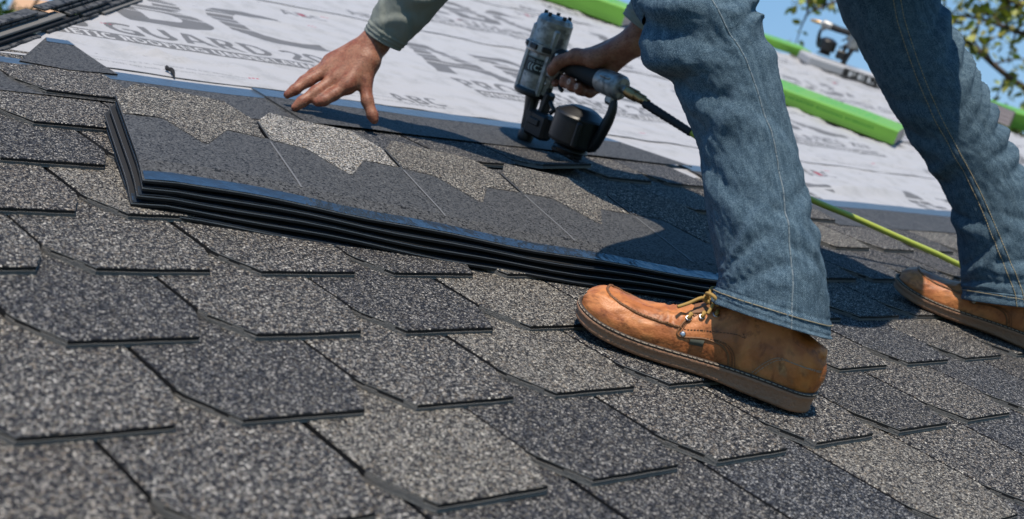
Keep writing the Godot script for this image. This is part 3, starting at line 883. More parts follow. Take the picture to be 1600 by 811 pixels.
# ---------------------------------------------------------------- wrapped bundles near the ridge
func wrapped_bundle(label: String, corner: Vector3, along: Vector3, across: Vector3, size: Vector3, text := ""):
	# corner: the lower right front corner as it lies, along: up its long side, across: over its width
	var y := Vector3.UP
	var x := along.normalized(); var z := x.cross(y)
	if z.dot(across) < 0: z = -z
	var t := thing("shingle_bundle", label, "bundle", ROOF * Transform3D(Basis(x, y, z) if x.cross(y).dot(z) > 0 else Basis(x, y, -z), corner), "green wrapped shingle bundles")
	var sg := 1.0 if x.cross(y).dot(z) > 0 else -1.0
	var rs := RandomNumberGenerator.new(); rs.seed = int(corner.x * 1000)
	var wave := noise_image(64, 0.06, 3, int(corner.z * 100))
	# wrap: a soft box, its faces a little slack
	var rows := []; var uvs := []
	var n := 40
	for a in n + 1:
		var f := float(a) / n
		var r := PackedVector3Array(); var q := PackedVector2Array()
		var prof := [Vector2(0.02, 0.0), Vector2(0.0, 0.06), Vector2(0.0, 0.5), Vector2(0.0, 0.93), Vector2(0.03, 1.0), Vector2(0.25, 1.0), Vector2(0.5, 1.01), Vector2(0.75, 1.0), Vector2(0.97, 1.0), Vector2(1.0, 0.93), Vector2(1.0, 0.5), Vector2(1.0, 0.06), Vector2(0.98, 0.0)]
		var vv := [0.0, 0.06, 0.25, 0.44, 0.5, 0.62, 0.74, 0.86, 0.97, 1.0, 1.0, 1.0, 1.0]
		for k in prof.size():
			var w := wave.get_pixel(int(f * 63), k * 4).r - 0.5
			r.append(Vector3(f * size.x, prof[k].y * size.y + w * 0.006, (prof[k].x * size.z + w * 0.006) * sg))
			q.append(Vector2(1.0 - f, 1.0 - vv[k]))
		rows.append(r); uvs.append(q)
	var im := Image.create(512, 256, false, Image.FORMAT_RGB8)
	im.fill(Color(0.44, 0.66, 0.23))
	if text:
		print_text(im, text, 196, 162, 64, 38, Color(0.05, 0.16, 0.05))
		print_text(im, "LAMINATED ROOFING SHINGLES", 276, 172, 190, 20, Color(0.16, 0.46, 0.1))
	for k in 6: print_text(im, "SHINGLES", 20 + (k % 3) * 160, 22 + (k / 3) * 44, 120, 26, Color(0.26, 0.62, 0.14))
	var m := mat(Color(0.95, 0.95, 0.95), 0.45)
	m.albedo_texture = tex(im)
	var b := Buf.new()
	for span in [[0, 3], [3, 4], [4, 8], [8, 9], [9, 12]]:      # faces meet in folded edges
		var rr := []; var uu := []
		for a in rows.size():
			rr.append(rows[a].slice(span[0], span[1] + 1)); uu.append(uvs[a].slice(span[0], span[1] + 1))
		b.grid(rr, false, sg > 0, uu)
	part("wrap", b, m, t)
	b = Buf.new()
	for lay in 4:
		b.box(Vector3(size.x * 0.5, size.y * (0.14 + 0.24 * lay), size.z * 0.5 * sg), Vector3(size.x - 0.004, size.y * 0.2, size.z * 0.94))
	part("shingle", b, M.paper, t)

func build_bundles():
	wrapped_bundle("lime green wrapped bundle with dark lettering, between the two legs", roof_at(18.5, 6.24, 0.002), Vector3(-0.41, 0, -0.91), Vector3(0.91, 0, -0.41), Vector3(1.0, 0.058, 0.33), "EVIA")
	wrapped_bundle("lime green wrapped bundle high up behind the nail gun, cut by the upper edge", roof_at(19.13, 14.28, 0.002), Vector3(-0.52, 0, -0.855), Vector3(0.855, 0, -0.52), Vector3(1.0, 0.085, 0.36), "")
	wrapped_bundle("small lime green bundle edge on the skyline just right of the near leg", roof_at(30.3, 16.3, 0.01), Vector3(-0.75, 0, -0.66), Vector3(0.66, 0, -0.75), Vector3(0.9, 0.05, 0.3), "")
	wrapped_bundle("lime green bundle on the skyline at the right edge, behind the far leg", roof_at(39.2, 9.4, 0.01), Vector3(-0.93, 0, -0.38), Vector3(0.38, 0, -0.9), Vector3(1.0, 0.1, 0.4), "")
	# paper-wrapped packs at the ridge
	var im := Image.create(256, 64, false, Image.FORMAT_RGB8)
	im.fill(Color(0.1, 0.1, 0.1))
	print_text(im, "FELT 30", 20, 12, 200, 40, Color(0.8, 0.8, 0.8))
	var m := mat(Color.WHITE, 0.7); m.albedo_texture = tex(im)
	var t := thing("paper_pack", "white paper pack with a black printed side lying under the far nail gun", "pack", ROOF * Transform3D(Basis(Vector3.UP, deg_to_rad(-42)), roof_at(30.6, 14.5, 0.0)))
	var b := Buf.new()
	b.box(Vector3(0, 0.03, 0), Vector3(0.75, 0.06, 0.26), Basis.IDENTITY, 0.012)
	part("pack_body", b, M.felt, t)
	b = Buf.new()
	var f := [Vector3(-0.16, 0.054, 0.133), Vector3(0.3, 0.054, 0.133), Vector3(0.3, 0.006, 0.133), Vector3(-0.16, 0.006, 0.133)]
	var i0 := b.pt(f[0], Vector2(0, 0)); b.pt(f[1], Vector2(1, 0)); b.pt(f[2], Vector2(1, 1)); b.pt(f[3], Vector2(0, 1))
	b.quad(i0, i0 + 1, i0 + 2, i0 + 3)
	part("printed_panel", b, m, t)

func build_scrap():
	var b := Buf.new()
	b.tube(curve([roof_at(2.15, 4.48, 0.004), roof_at(2.13, 4.42, 0.001), roof_at(2.14, 4.36, 0.003), roof_at(2.11, 4.24, -0.002)], 12), [0.001, 0.002, 0.0035, 0.004, 0.004, 0.0035, 0.004, 0.0045, 0.004, 0.004, 0.003, 0.002, 0.001], 6)
	var o := part("shingle_scrap", b, M.back, self)
	o.transform = ROOF
	tag(o, "thin curled black scrap lying on the white underlayment above the stack", "scrap")

# ---------------------------------------------------------------- trees and what stands beyond
func leaf_mesh(m: Material) -> ArrayMesh:
	var b := Buf.new()
	var p := [Vector3(0, 0, 0), Vector3(0.35, 0.05, 0.3), Vector3(0.3, 0.02, 0.7), Vector3(0, -0.06, 1.05), Vector3(-0.3, 0.02, 0.7), Vector3(-0.35, 0.05, 0.3)]
	for q in p: b.pt(q)
	b.tri(0, 2, 1); b.tri(0, 3, 2); b.tri(0, 4, 3); b.tri(0, 5, 4)
	return b.mesh(m)

func build_tree(called: String, label: String, foot: Vector3, limbs: Array, size: float, per: int, col: Color, seed_: int, spread: float):
	var t := thing(called, label, "tree", Transform3D(Basis.IDENTITY, foot))
	var rs := RandomNumberGenerator.new(); rs.seed = seed_
	var lm := mat(Color.WHITE, 0.55, 0.0, 0.4)
	lm.albedo_color = col.linear_to_srgb(); lm.vertex_color_use_as_albedo = true
	lm.backlight_enabled = true; lm.backlight = Color(0.5, 0.6, 0.2)
	var wood := Buf.new()
	var at := []
	var trunk_top: Vector3 = limbs[0][0] - foot
	var tb := Buf.new()
	tb.tube(curve([Vector3(0, -0.3, 0), Vector3(0.1, trunk_top.y * 0.5, 0.05), trunk_top], 10), [0.26, 0.23, 0.21, 0.2, 0.18, 0.17, 0.15, 0.14, 0.12, 0.1, 0.07], 10)
	part("trunk", tb, M.bark, t)
	for l in limbs:
		var pts := []
		for p in l: pts.append(p - foot)
		var c := curve(pts, 16)
		var rad := []
		for k in c.size(): rad.append(lerpf(0.045, 0.008, float(k) / (c.size() - 1)) * size / 0.09)
		var lb := Buf.new()
		lb.tube(c, rad, 7)
		part("limb", lb, M.bark, t)
		for k in range(3, c.size()):
			for s in 2:
				var d := Vector3(rs.randfn(), rs.randfn() * 0.8, rs.randfn()).normalized()
				var ln := rs.randf_range(0.35, 1.0) * spread
				var tip: Vector3 = c[k] + d * ln
				wood.tube([c[k], c[k].lerp(tip, 0.5) + Vector3(0, 0.03, 0), tip], [0.012 * size / 0.09, 0.008 * size / 0.09, 0.004 * size / 0.09], 5)
				for j in per:
					var p: Vector3 = c[k].lerp(tip, rs.randf_range(0.3, 1.0)) + Vector3(rs.randfn(), rs.randfn(), rs.randfn()) * 0.13 * spread
					at.append(p)
	part("twig", wood, M.bark, t).set_meta("kind", "stuff")
	var mm := MultiMesh.new()
	mm.transform_format = MultiMesh.TRANSFORM_3D
	mm.use_colors = true
	mm.mesh = leaf_mesh(lm)
	mm.instance_count = at.size()
	for k in at.size():
		var bs := Basis.from_euler(Vector3(rs.randf_range(-1.2, 1.2), rs.randf() * TAU, rs.randf_range(-0.8, 0.8))).scaled(Vector3.ONE * size * rs.randf_range(0.7, 1.25))
		mm.set_instance_transform(k, Transform3D(bs, at[k]))
		var g := rs.randf_range(0.65, 1.3)
		mm.set_instance_color(k, Color(g * rs.randf_range(0.85, 1.25), g, g * 0.9))
	var lv := MultiMeshInstance3D.new()
	lv.name = "leaves"; lv.multimesh = mm
	lv.set_meta("kind", "stuff")
	t.add_child(lv, true)

func far_at(x: float, y: float, metres: float) -> Vector3:   # world place of a thing beyond the roof, from its bearing and distance
	return CAM * (Vector3((x - 800.0) / 1969.4, (405.5 - y) / 1969.4, -1.0) * metres)

func build_beyond():
	var g := Buf.new()
	var rows := []
	for a in 31:
		var r := PackedVector3Array()
		for k in 31: r.append(Vector3((k - 15) * 20.0, 0.15 * sin(a * 1.3) * cos(k * 1.7), (a - 15) * 20.0))
		rows.append(r)
	g.grid(rows, false, false)
	var o := part("ground", g, M.grass, self)
	tag(o, "", "", "", "structure")
	var D := 12.0
	var limbs := [
		[far_at(1900, 260, D), far_at(1700, 190, D), far_at(1590, 130, D - 0.2), far_at(1520, 72, D - 0.2), far_at(1468, 30, D), far_at(1440, 18, D)],
		[far_at(1900, 60, D + 0.4), far_at(1720, 60, D + 0.3), far_at(1610, 55, D), far_at(1530, 28, D), far_at(1460, 24, D + 0.2)],
		[far_at(1880, -40, D + 1.0), far_at(1700, -10, D + 0.6), far_at(1600, 5, D + 0.4), far_at(1550, -15, D + 0.5), far_at(1490, -40, D)],
		[far_at(1850, -160, D + 1.5), far_at(1600, -110, D + 1.0), far_at(1420, -50, D + 0.6), far_at(1330, -8, D + 0.2), far_at(1262, 20, D)],
		[far_at(1900, 180, D + 0.8), far_at(1740, 110, D + 0.8), far_at(1640, 60, D + 0.8), far_at(1590, 10, D + 0.5)],
	]
	build_tree("leafing_tree", "tree in young yellow green leaf reaching into the sky at upper right", Vector3(far_at(2000, 400, D + 1).x, 0, far_at(2000, 400, D + 1).z), limbs, 0.09, 10, Color(0.26, 0.28, 0.07), 5, 0.42)
	var D2 := 22.0
	var l2 := []
	for k in 9:
		l2.append([far_at(1640, 330, D2), far_at(1625 + (k - 4) * 12, 260, D2), far_at(1610 + (k - 4) * 26, 205 - 4 * (4 - absi(k - 4)), D2 + (k % 3) * 0.6)])
	build_tree("round_tree", "lower bushy tree behind the roof at the right edge, below the branches", Vector3(far_at(1640, 400, D2).x, 0, far_at(1640, 400, D2).z), l2, 0.11, 22, Color(0.12, 0.17, 0.03), 9, 0.5)
	var D3 := 16.0
	var l3 := []
	for q in [[-120, -60], [-40, 0], [10, 40], [150, -30], [20, -90], [190, -10], [-90, 50], [110, -80], [-30, 60]]:
		l3.append([far_at(-60, 220, D3), far_at(-60 + q[0] * 0.4, 120, D3), far_at(q[0], q[1], D3 - 0.3)])
	build_tree("green_tree", "green tree behind the hip at the upper left corner", Vector3(far_at(-60, 400, D3).x, 0, far_at(-60, 400, D3).z), l3, 0.1, 16, Color(0.1, 0.18, 0.04), 13, 0.5)
	# the neighbour's house, a tan roof over a shaded eave
	var D4 := 30.0
	var c := far_at(62, 15, D4)
	var t := thing("neighbouring_house", "neighbouring house with tan roof and brown eave, blurred at the upper left corner", "house", Transform3D(Basis(Vector3.UP, 0.5), Vector3(c.x, 0, c.z)))
	var b := Buf.new()
	b.box(Vector3(0, c.y / 2 - 0.1, -3.0), Vector3(0.9, c.y - 0.2, 6.0), Basis.IDENTITY, 0.02)
	part("wall", b, M.brown, t)
	b = Buf.new()
	var y := c.y - 0.15
	b.poly([Vector3(-0.55, y, 0.2), Vector3(-0.4, y + 0.7, -1.4), Vector3(0.4, y + 0.7, -1.4), Vector3(0.55, y, 0.2)], false)
	b.poly([Vector3(-0.55, y, 0.2), Vector3(0.55, y, 0.2), Vector3(0.55, y - 0.12, 0.2), Vector3(-0.55, y - 0.12, 0.2)], false)
	b.poly([Vector3(0.55, y, 0.2), Vector3(0.4, y + 0.7, -1.4), Vector3(0.55, y, -6.2)], false)
	b.poly([Vector3(-0.55, y, 0.2), Vector3(-0.55, y, -6.2), Vector3(-0.4, y + 0.7, -1.4)], false)
	b.poly([Vector3(-0.4, y + 0.7, -1.4), Vector3(-0.55, y, -6.2), Vector3(0.55, y, -6.2), Vector3(0.4, y + 0.7, -1.4)], false)
	part("roof", b, M.tan_roof, t)

# ---------------------------------------------------------------- the roofer
func bonesurface(bones: Array, cell: float, k: float, b: Buf, col: Callable):   # tapered capsules joined by a smooth minimum, meshed as surface nets
	var lo := Vector3.ONE * 1e9; var hi := -lo
	for q in bones:
		var m: float = max(q[1], q[3]) + 3.0 * k + 2.0 * cell
		lo = lo.min(q[0] - Vector3.ONE * m).min(q[2] - Vector3.ONE * m)
		hi = hi.max(q[0] + Vector3.ONE * m).max(q[2] + Vector3.ONE * m)
	var n := Vector3i(((hi - lo) / cell).ceil()) + Vector3i.ONE * 2
	var sy := n.x; var sz := n.x * n.y
	var S := PackedFloat32Array(); S.resize(n.x * n.y * n.z)
	for q in bones:
		var p0: Vector3 = q[0]; var p1: Vector3 = q[2]; var r0: float = q[1]; var r1: float = q[3]
		var m: float = max(r0, r1) + 3.5 * k + cell
		var a := Vector3i(((p0.min(p1) - Vector3.ONE * m - lo) / cell).floor()).clamp(Vector3i.ZERO, n - Vector3i.ONE)
		var c := Vector3i(((p0.max(p1) + Vector3.ONE * m - lo) / cell).ceil()).clamp(Vector3i.ZERO, n - Vector3i.ONE)
		var ax := p1 - p0; var L2 := maxf(ax.length_squared(), 1e-9)
		for z in range(a.z, c.z + 1):
			for y in range(a.y, c.y + 1):
				for x in range(a.x, c.x + 1):
					var w := lo + Vector3(x, y, z) * cell - p0
					var t := clampf(w.dot(ax) / L2, 0.0, 1.0)
					var d := (w - ax * t).length() - r0 - (r1 - r0) * t
					if d < 3.5 * k + cell: S[x + y * sy + z * sz] += exp(-maxf(d, -12.0 * k) / k)
	var idx := {}
	var off := [0, 1, sy, 1 + sy, sz, 1 + sz, sy + sz, 1 + sy + sz]
	var edges := [[0, 1], [2, 3], [4, 5], [6, 7], [0, 2], [1, 3], [4, 6], [5, 7], [0, 4], [1, 5], [2, 6], [3, 7]]
	var corner := [Vector3(0, 0, 0), Vector3(1, 0, 0), Vector3(0, 1, 0), Vector3(1, 1, 0), Vector3(0, 0, 1), Vector3(1, 0, 1), Vector3(0, 1, 1), Vector3(1, 1, 1)]
	for z in n.z - 1:
		for y in n.y - 1:
			var base := y * sy + z * sz
			for x in n.x - 1:
				var o := base + x
				var s0 := S[o] > 1.0
				if s0 == (S[o + 1] > 1.0) and s0 == (S[o + sy] > 1.0) and s0 == (S[o + sy + 1] > 1.0) and s0 == (S[o + sz] > 1.0) and s0 == (S[o + sz + 1] > 1.0) and s0 == (S[o + sz + sy] > 1.0) and s0 == (S[o + sz + sy + 1] > 1.0): continue
				var sum := Vector3.ZERO; var cnt := 0
				for e in edges:
					var fa: float = -log(maxf(S[o + off[e[0]]], 1e-3)); var fb: float = -log(maxf(S[o + off[e[1]]], 1e-3))
					if (fa < 0) != (fb < 0):
						sum += corner[e[0]].lerp(corner[e[1]], fa / (fa - fb)); cnt += 1
				var p := lo + (Vector3(x, y, z) + sum / cnt) * cell
				idx[o] = b.pt(p, Vector2(p.x, p.z), col.call(p))
	for o in idx:
		var s0: bool = S[o] > 1.0
		for ax in 3:
			var st: int = [1, sy, sz][ax]; var u: int = [sy, sz, 1][ax]; var w: int = [sz, 1, sy][ax]
			var s1: bool = S[o + st] > 1.0
			if s0 == s1: continue
			if not (idx.has(o - u) and idx.has(o - w) and idx.has(o - u - w)): continue
			if s0: b.quad(idx[o - u - w], idx[o - w], idx[o], idx[o - u]) if false else b.quad(idx[o - u - w], idx[o - u], idx[o], idx[o - w])
			else: b.quad(idx[o - u - w], idx[o - w], idx[o], idx[o - u])

func chain(pts: Array, r: Array) -> Array:
	var o := []
	for k in pts.size() - 1: o.append([pts[k], r[k], pts[k + 1], r[k + 1]])
	return o

func leg_tube(st: Array, folds_: Array, hem_tilt: Array, nS: int, nT: int, seam_t: Array, fold_gain := 1.0) -> Dictionary:
	# st: [centre, half width, half depth]; theta 0 is towards the photo's right, 90 degrees towards the lens
	var right: Vector3 = ROOF.basis.inverse() * CAM.basis.x
	var c := []; var rx := []; var rz := []
	for q in st:
		c.append(q[0]); rx.append(q[1]); rz.append(q[2])
	var rows := []; var uvs := []; var cols := []
	var seams := []
	for s in seam_t: seams.append([])
	var len := 0.0
	var prev: Vector3 = c[0]
	var nz := FastNoiseLite.new(); nz.seed = int(absf(c[0].x) * 1000); nz.frequency = 1.0; nz.fractal_octaves = 3
	var at := func(S: float, f: float, th: float, extra: float) -> Vector3:
		var p: Vector3 = spline(c, f)
		var T: Vector3 = (spline(c, minf(f + 0.01, 1.0)) - spline(c, maxf(f - 0.01, 0.0))).normalized()
		var X := (right - T * right.dot(T)).normalized()
		var Z := T.cross(X)
		var d := 0.0
		for w in folds_:
			var a := wrapf(th - w[1], -PI, PI)
			var y: float = (S - w[0] - w[5] * a - 0.006 * sin(a * 3.0 + w[0] * 40.0)) / w[3]
			if absf(y) < 3.5 and absf(a) < w[4] * 2.2:
				var e: float = exp(-(a / w[4]) * (a / w[4]))
				d += fold_gain * w[2] * e * (exp(-y * y) - 0.75 * exp(-(y - 1.35) * (y - 1.35) / 0.35))
		d += 0.0022 * nz.get_noise_3d(cos(th) * 1.6, sin(th) * 1.6, S * 11.0) + 0.0016 * nz.get_noise_3d(cos(th) * 6.0, sin(th) * 6.0, S * 55.0)
		var rg := nz.get_noise_3d(cos(th) * 1.3 + 5.0, sin(th) * 1.3, S * 26.0)
		d += 0.0009 * pow(1.0 - minf(1.0, absf(rg) * 2.0), 3.0) * (0.25 + smoothstep(0.25, 0.36, S) + smoothstep(0.13, 0.07, S) * smoothstep(0.02, 0.04, S))
		if S < 0.019: d += 0.0013 + 0.0005 * sin(S * 900.0)
		if S >= 0.019 and S < 0.022: d -= 0.0006
		for s in seam_t:
			var a := wrapf(th - float(spline(s, f)), -PI, PI)
			d += 0.0017 * exp(-pow(a * 0.07 / 0.0045, 2.0)) - 0.0007 * exp(-pow((a * 0.07 - 0.008) / 0.005, 2.0))
		var q: Vector3 = p + X * cos(th) * (spline(rx, f) + d + extra) - Z * sin(th) * (spline(rz, f) + d + extra)
		var tl := maxf(0.0, 1.0 - S / 0.12)
		q += T * tl * (hem_tilt[0] * cos(th) + hem_tilt[1] * sin(th))
		return q
	# inside of the cuff first
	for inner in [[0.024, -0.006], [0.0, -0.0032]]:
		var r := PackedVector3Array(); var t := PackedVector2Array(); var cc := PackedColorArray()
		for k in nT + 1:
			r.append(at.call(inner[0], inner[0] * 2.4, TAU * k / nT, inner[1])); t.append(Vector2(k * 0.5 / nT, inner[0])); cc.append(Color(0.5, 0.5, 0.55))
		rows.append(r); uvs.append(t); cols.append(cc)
	for j in nS + 1:
		var f := float(j) / nS
		f = f * (0.55 + 0.45 * f)
		var p: Vector3 = spline(c, f)
		len += p.distance_to(prev); prev = p
		var r := PackedVector3Array(); var t := PackedVector2Array(); var cc := PackedColorArray()
		for k in nT + 1:
			var th := TAU * k / nT
			r.append(at.call(len, f, th, 0.0)); t.append(Vector2(th * 0.083, len))
			var g := 0.95 + 0.14 * nz.get_noise_3d(cos(th) * 1.1 + 7.0, sin(th) * 1.1, len * 7.0)
			if len < 0.022: g *= 1.03 + 0.2 * nz.get_noise_2d(th * 5.0, len * 60.0)
			if len < 0.002: g *= 1.15
			for s in seam_t:
				var a := absf(wrapf(th - float(spline(s, f)), -PI, PI)) * 0.07
				if a < 0.006: g *= 1.22
			cc.append(Color(g, g, g))
		rows.append(r); uvs.append(t); cols.append(cc)
		for s in seam_t.size():
			var th: float = spline(seam_t[s], f)
			for side in [-1, 1]:
				seams[s].append(at.call(len, f, th + side * 0.075, 0.0007))
	return {"rows": rows, "uvs": uvs, "cols": cols, "seams": seams, "at": at}

func stitches(pts: Array, w: float, len: float, gap: float, mt: Material, called: String, parent: Node):
	var b := Buf.new()
	var acc := 0.0
	for k in pts.size() - 1:
		var d: float = pts[k].distance_to(pts[k + 1])
		if d < 1e-5: continue
		var x := 0.0
		while x < d:
			if fmod(acc + x, len + gap) < len:
				var e := minf(len, d - x)
				b.tube([pts[k].lerp(pts[k + 1], x / d), pts[k].lerp(pts[k + 1], minf((x + e) / d, 1.0))], w, 5)
				x += e + gap
			else: x += 0.0006
		acc += d
	if b.v.size(): part(called, b, mt, parent)

func build_boot(parent: Node, where: Transform3D, mirror: float):
	# x to the toe, y up, z to the wearer's outer side (mirror flips it); the upper is the part, its pieces are sub-parts
	var L := 0.318
	var plan := [0.0, 0.0235, 0.0315, 0.0345, 0.0345, 0.034, 0.0335, 0.0345, 0.0375, 0.0415, 0.045, 0.0475, 0.048, 0.0455, 0.0385, 0.0]
	var W := func(l: float) -> float:                    # half width of the sole
		var f := clampf(l / L, 0.0, 1.0)
		var e := 1.0
		if f < 0.1: return 0.0335 * sqrt(maxf(0.0, 1.0 - pow(1.0 - f / 0.1, 2.0)))
		if f > 0.85: return 0.0462 * sqrt(maxf(0.0, 1.0 - pow((f - 0.85) / 0.15, 2.2)))
		f = (f - 0.1) / 0.75
		return lerpf(0.0335, 0.0462, smoothstep(0.25, 1.0, f)) - 0.002 * sin(f * PI)
	var spring := func(l: float) -> float: return 0.012 * pow(clampf((l - 0.215) / 0.103, 0.0, 1.0), 2.0)
	var top := func(l: float) -> float: return lerpf(0.026, 0.0185, smoothstep(0.05, 0.25, l)) + spring.call(l)
	var Hh := func(l: float) -> float:
		var p := [Vector2(0.0, 0.062), Vector2(0.04, 0.07), Vector2(0.08, 0.09), Vector2(0.115, 0.092), Vector2(0.15, 0.073), Vector2(0.18, 0.058), Vector2(0.21, 0.0475), Vector2(0.25, 0.041), Vector2(0.275, 0.0385)]
		if l > 0.275: return 0.0385 * sqrt(maxf(0.0, 1.0 - pow((l - 0.275) / 0.043, 2.0)))
		for k in p.size() - 1:
			if l <= p[k + 1].x: return lerpf(p[k].y, p[k + 1].y, smoothstep(0.0, 1.0, (l - p[k].x) / (p[k + 1].x - p[k].x)) * 0.5 + 0.5 * (l - p[k].x) / (p[k + 1].x - p[k].x))
		return 0.0385
	var nz := FastNoiseLite.new(); nz.seed = 12; nz.frequency = 1.0; nz.fractal_octaves = 3
	var S := func(l: float, ph: float, lift: float) -> Vector3:
		var w: float = max(W.call(l) - 0.0035, 0.0)
		var cs := cos(ph); var sn := sin(ph)
		var h: float = Hh.call(l)
		var pw := lerpf(0.62, 0.8, smoothstep(0.1, 0.2, l))
		var lx := l
		var hh := pow(absf(sn), 0.92)
		var bulge := 1.0 + 0.05 * sin(minf(hh * h / 0.05, 1.0) * PI) - 0.24 * smoothstep(0.03, 0.1, hh * h)
		# the heel's back leans in, the toe box overhangs a little
		if l < 0.05: lx += 0.010 * smoothstep(0.02, 0.09, hh * h) * (1.0 - l / 0.05) - 0.004 * sin(minf(hh * h / 0.05, 1.0) * PI) * (1.0 - l / 0.05)
		var cre := 0.0
		if l > 0.17 and l < 0.225: cre = 0.0024 * pow(sin((l + 0.012 * cs) * 420.0), 3.0) * smoothstep(0.17, 0.185, l) * smoothstep(0.225, 0.205, l) * smoothstep(0.3, 0.9, sn)
		var und := 0.0022 * nz.get_noise_3d(l * 22.0, ph * 1.6, 0.0)
		var r: float = signf(cs) * pow(absf(cs), pw) * w * bulge
		var y: float = top.call(l) - 0.002 + hh * h
		var nrm := Vector3(0.0, sn * 1.2, cs).normalized()
		if l > 0.275: nrm = (nrm * (1.0 - (l - 0.275) / 0.06) + Vector3((l - 0.275) / 0.04, 0, 0)).normalized()
		if l < 0.03: nrm = (nrm * (l / 0.03) + Vector3(-(1.0 - l / 0.03), 0, 0)).normalized()
		var moc := 0.0
		if l > 0.17 and l < 0.286: moc = -0.0016 * smoothstep(0.86, 0.98, sn) * smoothstep(0.17, 0.19, l)
		var q := Vector3(lx, y, r) + nrm * (cre + und + moc + lift)
		return Vector3(q.x, q.y, q.z * mirror)
	var rows := []; var uvs := []; var cols := []
	var nL := 110; var nP := 56
	for a in nL + 1:
		var f := float(a) / nL
		var l: float = L * (0.5 - 0.5 * cos(f * PI)) - 0.0
		l = lerpf(l, L * f, 0.4)
		l = clampf(l, 0.0006, L - 0.0036)
		var r := PackedVector3Array(); var t := PackedVector2Array(); var c := PackedColorArray()
		for b in nP + 1:
			var ph := PI * b / nP
			r.append(S.call(l, ph, 0.0)); t.append(Vector2(l, ph * 0.055))
			var g := Color(0.55, 0.215, 0.075)
			var n1 := nz.get_noise_3d(l * 40.0, ph * 2.5, 3.0)
			g = g.lerp(Color(0.66, 0.40, 0.19), clampf(smoothstep(0.16, 0.25, l) * (0.55 + n1 * 1.2) * smoothstep(1.25, 0.4, ph if mirror > 0 else PI - ph), 0.0, 1.0))   # scuffed toe
			g = g.lerp(Color(0.55, 0.18, 0.035), smoothstep(0.055, 0.03, l) * 0.8)                                                     # oiled heel
			g = g.lerp(Color(0.6, 0.36, 0.17), clampf(smoothstep(0.075, 0.05, l) * smoothstep(0.0, 0.25, n1) * smoothstep(0.6, 0.2, ph), 0.0, 0.8))
			g = g.lerp(Color(0.2, 0.09, 0.035), clampf(smoothstep(0.1, 0.55, n1 + 0.35 * smoothstep(0.45, 0.15, ph)) * 0.5, 0.0, 0.6))
			c.append(g)
		rows.append(r); uvs.append(t); cols.append(c)
	var ub := Buf.new()
	ub.grid(rows, false, mirror < 0, uvs, cols)
	var boot := part("boot", ub, M.leather, parent, where)
	# sole: layered outline
	var outline := func(grow: float, y: Callable, drop: float) -> PackedVector3Array:
		var r := PackedVector3Array()
		for k in 96:
			var a := TAU * k / 96.0
			var l: float = L * 0.5 - cos(a) * (L * 0.5)
			var w: float = W.call(l)
			var side := 1.0 if a < PI else -1.0
			var dx := -cos(a) * grow
			r.append(Vector3(l + dx, y.call(l) + drop, side * (w + grow * absf(sin(a))) * mirror))
		return r
	var low := func(l: float) -> float: return spring.call(l) + 0.002 * sin(clampf((l - 0.09) / 0.1, 0.0, 1.0) * PI)
	var sb := Buf.new()
	var rings := [outline.call(-0.006, low, 0.0), outline.call(0.0005, low, 0.002), outline.call(0.002, low, 0.0055), outline.call(0.0005, low, 0.0075), outline.call(0.0015, top, -0.006), outline.call(0.0035, top, -0.0045), outline.call(0.0036, top, -0.0012), outline.call(0.002, top, 0.0), outline.call(-0.006, top, 0.0005)]
	sb.grid(rings, true, mirror < 0)
	sb.poly(Array(rings[0]), mirror < 0)
	part("sole", sb, M.sole, boot)
	var wl := Array(outline.call(0.0006, top, 0.0012)); wl.append(wl[0])
	var wb := Buf.new()
	wb.tube(wl, 0.0026, 7, false)
	part("welt", wb, M.welt, boot)
	stitches(Array(outline.call(0.0030, top, 0.0022)), 0.0007, 0.0042, 0.0026, M.white_thread, "welt_stitching", boot)
	# seams of the upper
	var fi := func(p: float) -> float: return p
	var line := func(pts: Array, lift: float, n: int) -> Array:
		var o := []
		for k in n + 1:
			var q: Vector2 = spline(pts, float(k) / n)
			o.append(S.call(q.x, q.y, lift))
		return o
	var moc := [Vector2(0.186, 0.62), Vector2(0.205, 0.72), Vector2(0.23, 0.82), Vector2(0.255, 0.92), Vector2(0.274, 1.05), Vector2(0.286, 1.25), Vector2(0.2905, PI / 2), Vector2(0.286, PI - 1.25), Vector2(0.274, PI - 1.05), Vector2(0.255, PI - 0.92), Vector2(0.23, PI - 0.82), Vector2(0.186, PI - 0.62)]
	var b := Buf.new()
	b.tube(line.call(moc, 0.0004, 90), 0.0019, 7)
	part("toe_seam", b, M.leather_dark, boot)
	var mo2 := []
	for q in moc: mo2.append(Vector2(q.x + 0.004, q.y + (-0.06 if q.y < PI / 2 else 0.06)))
	stitches(line.call(moc, 0.0021, 90), 0.0005, 0.0022, 0.0022, M.seam, "toe_stitching", boot)
	for sd in [1, -1]:
		var m := func(q: Vector2) -> Vector2: return q if sd > 0 else Vector2(q.x, PI - q.y)
		var edge := [Vector2(0.178, 1.12), Vector2(0.183, 0.9), Vector2(0.187, 0.66), Vector2(0.188, 0.48), Vector2(0.184, 0.4), Vector2(0.172, 0.4), Vector2(0.15, 0.39), Vector2(0.132, 0.31), Vector2(0.12, 0.18), Vector2(0.114, 0.03)].map(m)
		b = Buf.new()
		b.tube(line.call(edge, 0.0002, 60), 0.0015, 6)
		part("quarter_edge", b, M.leather_dark, boot)
		for o in [-0.0045, -0.008]:
			var e2 := []
			for q in edge: e2.append(Vector2(q.x + o * (1.0 if q.x < 0.18 else 0.6), q.y + (0.012 if sd > 0 else -0.012)))
			stitches(line.call(e2, 0.0006, 60), 0.0005, 0.0026, 0.0014, M.seam, "quarter_stitching", boot)
